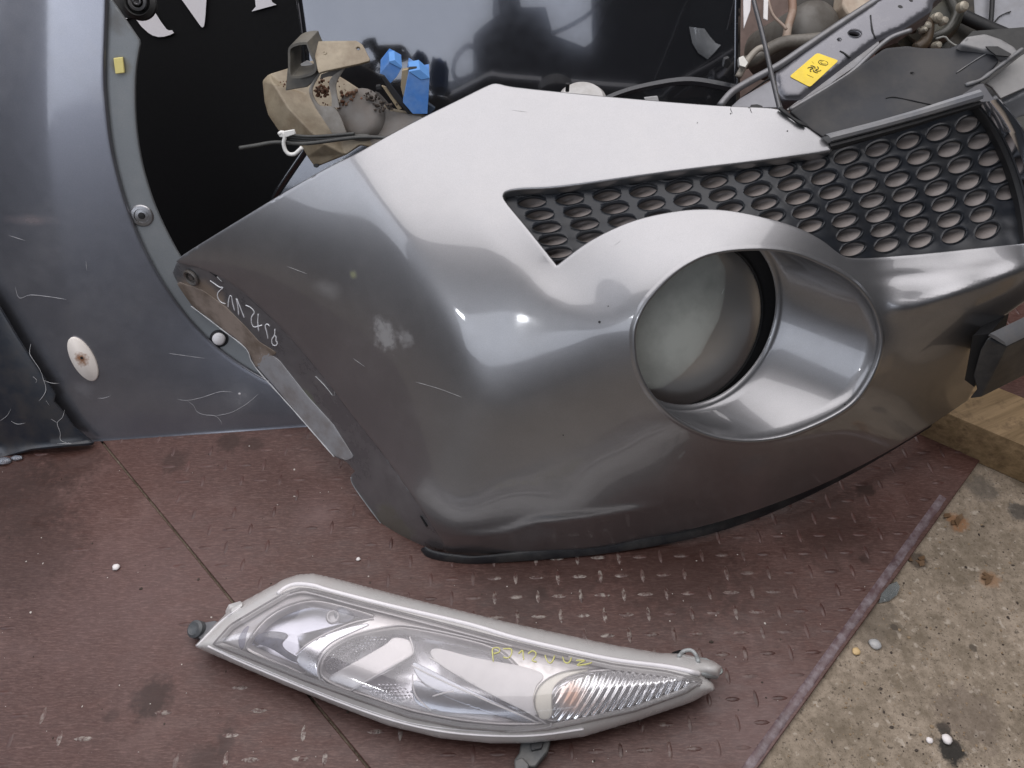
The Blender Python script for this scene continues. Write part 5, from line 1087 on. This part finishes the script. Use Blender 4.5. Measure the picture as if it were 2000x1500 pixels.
o = ppoly('beige_casting', [(1645, 10), (1650, -40), (1730, -40), (1712, 0), (1668, 32), (1655, 28)], bk(1.52), .05, simple('beige_cast', (.50, .42, .33), .6, nscale=60, nmix=.5, dirt=(.2, .1, .06), dirt_amt=.4), None, bev=.004, n=(0, .7, -.7)); tag(o, 'beige casting peeping over the cross panel top edge', 'casting')
o = ppoly('dark_bracket', [(1555, -40), (1552, 30), (1540, 60), (1560, 80), (1640, 60), (1650, 20), (1640, -40)], bk(1.60), .01, simple('dk', (.03, .026, .02), .6), None, n=(0, .7, -.7)); tag(o, 'dark plate behind the grey canister', 'plate')
o = ppoly('brown_board', [(1435, -60), (1435, 230), (1560, 230), (1700, 60), (1760, -60)], bk(1.85), .02, BRN, None, n=(0, .8, -.6)); tag(o, 'rusty brown sheet behind the scrap left of the cross panel', 'metal sheet')
o = ppoly('crumpled_bracket', [(1443, 112), (1452, 108), (1462, 122), (1456, 132), (1444, 128)], bk(1.42), .01, simple('pale_metal', (.5, .49, .46), .4, metal=.4), None); tag(o, 'small pale metal piece at the bonnet edge', 'metal piece')
o = rod('thin_rod', [(1468, -40), (1472, 0), (1490, 70), (1508, 150), (1523, 214)], lambda a, b: 1.24-.0006*np.asarray(b, float), .0034, simple('rod_dark', (.10, .10, .105), .35, metal=.5), None); tag(o, 'thin dark support rod standing on the bumper top edge', 'rod')
mb = MB(); stroke(mb, [(1522, 212), (1540, 226), (1560, 240), (1575, 246)], lambda a, b: S(a, b)-.003, .003, .001); o = mb.build('black_cord', BLACKM); tag(o, 'short black cord along the bumper corner under the rod', 'cord')
for k, L in enumerate(([(1428, 208), (1427, 214), (1431, 222)], [(1465, 208), (1466, 216), (1469, 221)], [(1520, 206), (1524, 213), (1532, 216)])):
    mb = MB(); stroke(mb, L, S, .0006, .0005); mb.build('burr', BLACKM, bump_root, smooth=True)
# ------------------------------------------------------------------ the headlight lying on the plates
HO = np.array([(381, 1260), (388, 1253), (399, 1240), (440, 1199), (446, 1187), (470, 1177), (520, 1150), (557, 1130), (582, 1122), (612, 1120), (645, 1127), (800, 1168), (1000, 1217), (1200, 1260), (1288, 1275), (1335, 1277), (1392, 1290), (1411, 1302), (1404, 1322), (1380, 1322), (1394, 1336), (1397, 1347), (1350, 1372), (1250, 1406), (1140, 1439), (1040, 1452), (960, 1452), (860, 1442), (760, 1418), (660, 1380), (560, 1340), (460, 1298), (383, 1264)], float)
HIN = np.array([(418, 1258), (450, 1222), (520, 1180), (560, 1157), (585, 1150), (612, 1153), (650, 1163), (800, 1202), (1000, 1254), (1090, 1276), (1200, 1299), (1300, 1312), (1372, 1330), (1340, 1352), (1240, 1388), (1130, 1412), (1070, 1424), (1000, 1428), (900, 1420), (800, 1400), (700, 1366), (600, 1330), (500, 1290)], float)
def hz(px, py, top, edge=.030, w=110):
    P = np.stack([np.asarray(px, float).ravel(), np.asarray(py, float).ravel()], 1)
    d = polydist(HO, P).reshape(np.shape(px)); ins = inside(HO, P).reshape(np.shape(px)); d = np.where(ins, d, -d*.3); t = np.clip(d/w, -.3, 1)
    # the upper side sits higher than the lower one
    ymid = 1262+(np.asarray(px, float)-400)*.11; tilt = np.clip((ymid-np.asarray(py, float))/150, -.6, .8)*.012
    return edge+tilt+top*np.where(t > 0, np.sqrt(np.maximum(1-(1-np.maximum(t, 0))**2, 0)), t)
HF = lambda px, py: dz(px, py, hz(px, py, .055))
HFi = lambda lo: (lambda px, py: dz(px, py, hz(px, py, .055)-lo))
hl = thing('headlight', Z(np.float64(880), np.float64(1320), 0), 'clear-lensed car headlight with yellow marker writing lying on the brown plates', 'headlight')
HGR = simple('frosted_rim', (.60, .585, .57), .25, coat=.6, nscale=30, nmix=.5, dark=.75, dirt=(.60, .56, .54), dirt_amt=.4, bmp=.03)
HBK = simple('housing_grey', (.10, .10, .10), .5, dirt=(.2, .18, .15), dirt_amt=.4)
SAT, nt, b_ = mat_new('satin_bezel'); pos = geo_pos(nt); c = mix(nt, ramp(nt, noise(nt, 18, 6, .65, pos), [(.35, 0), (.7, 1)]), (.84, .80, .80), (.66, .63, .635)); nt.links.new(c, b_.inputs['Base Color']); set_(b_, Metallic=.55, Roughness=.32)
CHR, nt, b_ = mat_new('chromed'); pos = geo_pos(nt); set_(b_, Base_Color=(.66, .65, .70), Metallic=1.0); nt.links.new(ramp(nt, noise(nt, 40, 5, .6, pos), [(.3, .14), (.7, .34)]), b_.inputs['Roughness'])
CHF, nt, b_ = mat_new('chromed_facets'); pos = geo_pos(nt); set_(b_, Base_Color=(.78, .78, .80), Metallic=1.0, Roughness=.15)
# housing body below
q = resample(HO, 10, True); top = Z(q[:, 0], q[:, 1], hz(q[:, 0], q[:, 1], .055)-.004); cc = top.mean(0); low = top.copy(); low[:, 2] = .012; low = cc+(low-cc)*.96; low[:, 2] = .012; low2 = cc+(low-cc)*.86; low2[:, 2] = .001
MB().loft([top, low, low2], True, False, True).build('housing', HBK, hl, smooth=False)
# rim all round, inner edge at HIN
sheet('lens_rim', HO, HF, HGR, hl, holes=[HIN], step=8, lip=.010, rad=.002, hole_lip=.004, edge_step=5)
HINx = offset_loop(resample(HIN, 8, True), 4)
BOWL = spline([(628, 1322), (625, 1300), (636, 1277), (660, 1256), (700, 1238), (767, 1225), (804, 1226), (892, 1243), (960, 1262), (1000, 1290), (1040, 1340), (1062, 1400), (1060, 1414), (990, 1416), (900, 1408), (800, 1388), (720, 1362), (660, 1342)], 4, True)
PARK = spline([(480, 1266), (492, 1240), (520, 1208), (560, 1184), (610, 1172), (660, 1180), (722, 1198), (730, 1206), (690, 1222), (650, 1236), (612, 1262), (600, 1290), (596, 1318), (560, 1304), (510, 1284)], 4, True)
IND = spline([(1054, 1392), (1050, 1366), (1060, 1345), (1085, 1327), (1130, 1312), (1190, 1306), (1250, 1310), (1320, 1324), (1362, 1336), (1320, 1352), (1220, 1386), (1140, 1404), (1084, 1410), (1062, 1404)], 4, True)
SCOOP = spline([(842, 1272), (860, 1268), (930, 1286), (1010, 1300), (1050, 1312), (1060, 1322), (1046, 1340), (1040, 1370), (1048, 1396), (1020, 1385), (950, 1350), (880, 1310), (850, 1288)], 4, True)
sheet('bezel', HINx, HFi(.012), SAT, hl, holes=[BOWL, PARK, IND], step=8, lip=0, hole_lip=.010, rad=.0025, edge_step=5)
def bowl(name, loop, lo, deep, mat, rings=7, shift=(0, 0), bumpy=0, power=.5, parent=hl, pz=None):
    L = resample(loop, 6, True); c = L.mean(0)+np.array(shift); rows = []
    for k in range(rings+1):
        t = k/rings; Q = L+(c-L)*t*.97; d = lo+deep*(1-(1-t)**2)**power
        z = hz(Q[:, 0], Q[:, 1], .055)-d if pz is None else hz(L[:, 0], L[:, 1], .055)-d
        z = np.maximum(z, .006); 
        if bumpy: z = z+bumpy*((np.arange(len(Q))+k) % 2-.5)*min(1, 2*t+.3)
        rows.append(Z(Q[:, 0], Q[:, 1], z))
    return MB().loft(rows, True, False, True).build(name, mat, parent, smooth=(bumpy == 0))
bowl('main_reflector', BOWL, .018, .034, CHR, 9)
CHP, nt, b_ = mat_new('park_chrome'); set_(b_, Base_Color=(.46, .46, .53), Metallic=1.0, Roughness=.30)
bowl('park_reflector', PARK, .018, .034, CHP, 9, shift=(-20, 6))
# faceted part of the main reflector
FAC = spline([(634, 1296), (644, 1278), (668, 1260), (705, 1245), (750, 1238), (760, 1246), (735, 1262), (690, 1284), (650, 1308), (636, 1310)], 4, True)
def facets(name, loop, lo, amp, stp, mat):
    L = np.asarray(loop); x0, y0 = L.min(0); x1, y1 = L.max(0); mb = MB()
    for j, y in enumerate(np.arange(y0, y1, stp*.8)):
        for x in np.arange(x0+(j % 2)*stp/2, x1, stp):
            if not inside(L, np.array([[x, y]]))[0]: continue
            h = stp*.48; q = [(x-h, y), (x, y-h*.85), (x+h, y), (x, y+h*.85)]; zc = float(hz(np.float64(x), np.float64(y), .055))-lo
            V = [Z(np.float64(a), np.float64(b), zc) for a, b in q]+[Z(np.float64(x), np.float64(y), zc+amp*rng.uniform(.6, 1.2))]; mb.add(V, [[0, 4, 1], [1, 4, 2], [2, 4, 3], [3, 4, 0]])
    o = mb.build(name, mat, hl, smooth=False); o['kind'] = 'stuff'; return o
facets('reflector_facets', FAC, .015, .0035, 7, CHF)
facets('reflector_facets', spline([(720, 1352), (740, 1338), (770, 1332), (800, 1346), (806, 1362), (780, 1372), (740, 1366)], 3, True), .017, .004, 8, CHF)
def hsheet(name, L, lo, mat, step=7, lip=.004, sm=4):
    return sheet(name, spline(L, sm, True), HFi(lo), mat, hl, step=step, lip=lip, rad=.001, edge_step=4)
SM2, nt, b_ = mat_new('smooth_hood'); set_(b_, Base_Color=(.62, .59, .60), Metallic=.4, Roughness=.3)
hsheet('hood', [(646, 1322), (700, 1290), (752, 1260), (770, 1246), (800, 1252), (806, 1270), (800, 1284), (750, 1312), (700, 1342), (684, 1358), (668, 1348), (650, 1334)], .014, SM2)
def hbar(name, L, lo, r, mat, sm=6):
    q = resample(spline(L, sm), 4); P = DP(q[:, 0], q[:, 1], HFi(lo)); return MB().tube(P, r, 6).build(name, mat, hl, smooth=True)
BRI = simple('bright_edge', (.80, .77, .78), .25, nmix=.1, bmp=0)
HDK, nt, b_ = mat_new('dark_mirror'); set_(b_, Base_Color=(.32, .33, .37), Metallic=1.0, Roughness=.25)
hsheet('scoop', SCOOP[::4], .008, simple('pale_scoop', (.80, .77, .78), .3, nmix=.2, bmp=0))
hsheet('wedge', [(806, 1296), (830, 1304), (900, 1340), (1000, 1388), (1054, 1414), (1000, 1406), (900, 1372), (830, 1336)], .0135, HDK)
hsheet('lower_mirror', [(812, 1330), (860, 1352), (940, 1382), (1020, 1406), (960, 1396), (880, 1392), (820, 1378), (806, 1350)], .016, HDK)
hbar('wedge_ridge', [(804, 1300), (860, 1328), (940, 1364), (1010, 1394), (1056, 1414)], .014, .0013, BRI)
hbar('wedge_ridge', [(838, 1284), (880, 1308), (950, 1346), (1020, 1384), (1070, 1416)], .009, .0012, BRI)
hbar('wedge_ridge', [(806, 1316), (806, 1336), (812, 1358), (826, 1374), (842, 1388)], .016, .0011, BRI)
hbar('wedge_ridge', [(800, 1244), (806, 1262), (806, 1276), (790, 1288), (740, 1316), (690, 1346), (682, 1360)], .011, .0012, BRI)
hbar('bowl_edge', [(626, 1330), (620, 1306), (630, 1280), (655, 1257), (700, 1236), (765, 1222), (806, 1223), (892, 1240), (960, 1256), (1002, 1262)], .009, .0012, BRI)
hbar('bowl_edge', [(628, 1326), (650, 1348), (680, 1370), (694, 1376)], .010, .0011, BRI)
hbar('park_edge', [(578, 1278), (600, 1258), (640, 1236), (690, 1216), (730, 1208)], .010, .0010, BRI)
hbar('glint', [(845, 1360), (865, 1354), (886, 1350)], .014, .0012, BRI); hbar('glint', [(782, 1372), (796, 1368), (804, 1362)], .016, .0016, BRI); hbar('glint', [(722, 1358), (736, 1364), (745, 1368)], .016, .0010, BRI)
hsheet('crescent', [(578, 1290), (592, 1268), (625, 1246), (680, 1226), (720, 1218), (700, 1228), (650, 1252), (626, 1275), (618, 1300), (622, 1322), (600, 1312)], .010, CHR)
# small bulb socket in the park reflector and flat dark patches laid near it
c = PX(650, 1205, HFi(.020)); MB().rings(c, [0.2, -.3, .93], [(.0095, -.004), (.0095, .002), (.007, .003), (.0055, .001), (.001, .0012)], 20, cap1=True).build('park_bulb', simple('bulb_grey', (.35, .34, .36), .3, metal=.5), hl, smooth=True)
c = PX(672, 1200, HFi(.020)); MB().rings(c, [0.2, -.3, .93], [(.011, -.004), (.010, .001), (.002, .002)], 18, cap1=True, asp=1.4).build('bulb_seat', simple('seat_blue', (.20, .21, .25), .35, metal=.4), hl, smooth=True)
HOL = simple('dark_blue_patch', (.05, .052, .08), .3, nscale=70, nmix=.7, dark=3.0, bmp=0)
hsheet('dark_patch', [(498, 1246), (514, 1236), (540, 1234), (560, 1240), (548, 1256), (556, 1272), (590, 1292), (606, 1300), (570, 1290), (530, 1266), (504, 1256)], .0165, HOL)
hsheet('dark_patch', [(466, 1250), (474, 1232), (486, 1222), (480, 1240), (476, 1262), (470, 1268)], .0115, simple('lilac_patch', (.26, .25, .31), .4), step=5)
hbar('patch_glint', [(510, 1256), (522, 1260), (534, 1268)], .027, .0014, BRI)
# indicator: dome ring, tinted bulb and a ribbed inner lens
hsheet('indicator_backing', [(1052, 1394), (1050, 1366), (1062, 1344), (1090, 1326), (1140, 1311), (1200, 1306), (1280, 1314), (1364, 1336), (1300, 1360), (1200, 1392), (1120, 1408), (1070, 1410)], .016, CHR)
mb = MB(); n = 0
RIBM, nt, b_ = mat_new('ribbed_chrome'); gp = geo_pos(nt); mk = blotch(nt, PX(1118, 1362, HFi(.008)), .024, 60, .5, None, .7); nt.links.new(mix(nt, mk, (.92, .92, .94), (.62, .38, .28)), b_.inputs['Base Color']); nt.links.new(math_(nt, 'SUBTRACT', 1.0, math_(nt, 'MULTIPLY', mk, .6)), b_.inputs['Metallic']); set_(b_, Roughness=.16)
RB = spline([(1078, 1396), (1082, 1362), (1102, 1338), (1150, 1318), (1215, 1310), (1290, 1318), (1372, 1338), (1300, 1368), (1200, 1398), (1130, 1408), (1090, 1408)], 4, True)
sheet('ribbed_lens', RB, lambda a, b: HFi(.008)(a, b)-.0019*np.sin((np.asarray(a)*.86+np.asarray(b)*.50+.0022*(np.asarray(b)-1360)**2)*.50)*np.clip((np.asarray(a)-1085)/70, .3, 1), RIBM, hl, step=3.0, lip=.004, rad=.001, edge_step=3)
AMB0 = simple('amber_bulb', (.62, .25, .12), .4, nscale=120, nmix=.4, dark=1.5, bmp=0)
WSH = simple('washed_glow', (.92, .88, .78), .4, nmix=.1, bmp=0)
hsheet('indicator_collar', [(1044, 1374), (1046, 1350), (1064, 1330), (1100, 1314), (1150, 1306), (1110, 1318), (1084, 1336), (1076, 1360), (1076, 1398), (1060, 1404), (1048, 1392)], .006, WSH, step=5, lip=.002)
hbar('collar_line', [(1150, 1305), (1100, 1312), (1066, 1328), (1048, 1350), (1044, 1376), (1052, 1400)], .004, .0009, simple('collar_line', (.30, .29, .27), .4))
hbar('collar_line', [(1160, 1312), (1112, 1326), (1086, 1346), (1078, 1372), (1082, 1404)], .004, .0008, simple('collar_line2', (.34, .33, .31), .4))
# highlight of the lens step painted as a bright line; lower edge lines
hbar('step_line', [(543, 1160), (558, 1148), (580, 1141), (613, 1144), (646, 1154), (760, 1183), (914, 1219), (1002, 1245), (1090, 1266), (1200, 1289), (1308, 1303), (1366, 1316)], -.0015, .0036, BRI)
hbar('step_line', [(560, 1164), (585, 1157), (612, 1160), (700, 1184), (850, 1222), (1000, 1262)], .004, .0011, BRI)
hbar('edge_line', [(406, 1262), (470, 1292), (560, 1330), (660, 1370), (760, 1405), (860, 1428), (960, 1437), (1050, 1436), (1140, 1424)], -.001, .0014, BRI)
hbar('edge_line', [(418, 1266), (500, 1300), (600, 1342), (700, 1380), (800, 1411), (900, 1425), (1000, 1428), (1070, 1420), (1076, 1412)], .001, .0011, BRI)
hbar('edge_line', [(384, 1262), (430, 1215), (470, 1186)], -.0005, .0012, BRI)
hbar('shadow_line', [(566, 1158), (590, 1152), (614, 1156), (700, 1178), (850, 1216), (1000, 1256), (1110, 1282)], .0002, .0010, simple('line_dark', (.18, .17, .17), .5))
# cover
COV = clear('scratched_cover', .27, .07, (.80, .755, .765), hz=(.30, .75))
sheet('cover_lens', offset_loop(resample(HIN, 8, True), 3), HFi(-.003), COV, hl, step=10, lip=.004, rad=.001, edge_step=6)
# tabs, connector, feet
HT = simple('clear_tab', (.36, .38, .38), .3, dirt=(.5, .5, .5), dirt_amt=.3)
ppoly('mount_lug', [(1362, 1283), (1380, 1284), (1408, 1300), (1411, 1306), (1404, 1322), (1368, 1316)], HFi(-.004), .012, HT, hl, bev=.002)
hbar('lug_bow', [(1326, 1282), (1335, 1272), (1350, 1270), (1360, 1280), (1364, 1292)], -.004, .0028, HT)
ppoly('lug_pad', [(1312, 1274), (1328, 1268), (1340, 1276), (1326, 1284)], HFi(.006), .008, BLACKM, hl)
def fz(z): return lambda a, b: dz(np.asarray(a, float), np.asarray(b, float), z)
c = Z(np.float64(382), np.float64(1229), .020); MB().rings(c, [-.3, -.25, .9], [(.0125, -.016), (.0125, .002), (.009, .005), (.005, .003), (.001, .003)], 22, cap1=True).build('adjuster', simple('adjuster_grey', (.07, .075, .08), .5, dirt=(.2, .2, .2), dirt_amt=.4), hl)
ppoly('adjuster_arm', [(386, 1244), (396, 1216), (420, 1212), (430, 1216), (410, 1238), (398, 1252)], fz(.018), .008, simple('arm_grey', (.13, .13, .14), .5), hl)
con = simple('connector_grey', (.06, .063, .065), .45, dirt=(.2, .19, .17), dirt_amt=.4)
ppoly('plug_body', [(1018, 1446), (1076, 1446), (1070, 1468), (1046, 1498), (1012, 1500), (1004, 1484), (1014, 1470)], fz(.022), .016, con, hl, bev=.002)
ppoly('plug_tip', [(1004, 1484), (1020, 1478), (1034, 1492), (1030, 1520), (1008, 1520)], fz(.028), .012, HBK, hl, bev=.002)
ppoly('plug_clip', [(1036, 1450), (1062, 1448), (1058, 1462), (1038, 1466)], fz(.026), .006, simple('clip_dark', (.03, .03, .032), .4), hl, bev=.001)
for i, L in enumerate(([(440, 1199), (448, 1188), (470, 1180), (474, 1184), (452, 1196)],)):
    ppoly('edge_tab', L, HFi(-.002), .006, HGR, hl)
# yellow marker writing: P J 1 2  V V Z
YM = simple('yellow_marker', (.62, .59, .22), .5, nscale=200, nmix=.4, dark=1.3, bmp=0)
y2 = lambda L: [(760+x/4.545, 1160+y/4.545) for x, y in L]
for L in ([(925, 600), (920, 540), (920, 485), (975, 480), (980, 515), (930, 530)], [(1010, 488), (1085, 490), (1082, 545), (1050, 570), (1015, 560)], [(1150, 530), (1185, 500), (1190, 545), (1195, 585)], [(1235, 530), (1270, 505), (1305, 525), (1295, 560), (1270, 590), (1310, 605)],
          [(1385, 545), (1400, 590), (1430, 615), (1455, 590), (1468, 550)], [(1540, 560), (1555, 600), (1580, 615), (1605, 600), (1618, 565)], [(1660, 590), (1740, 590), (1700, 610), (1670, 635), (1760, 622), (1800, 608)]):
    mb = MB(); stroke(mb, y2(L), HFi(-.0035), .0011, 0); mb.build('marker_letter', YM, hl, smooth=True)
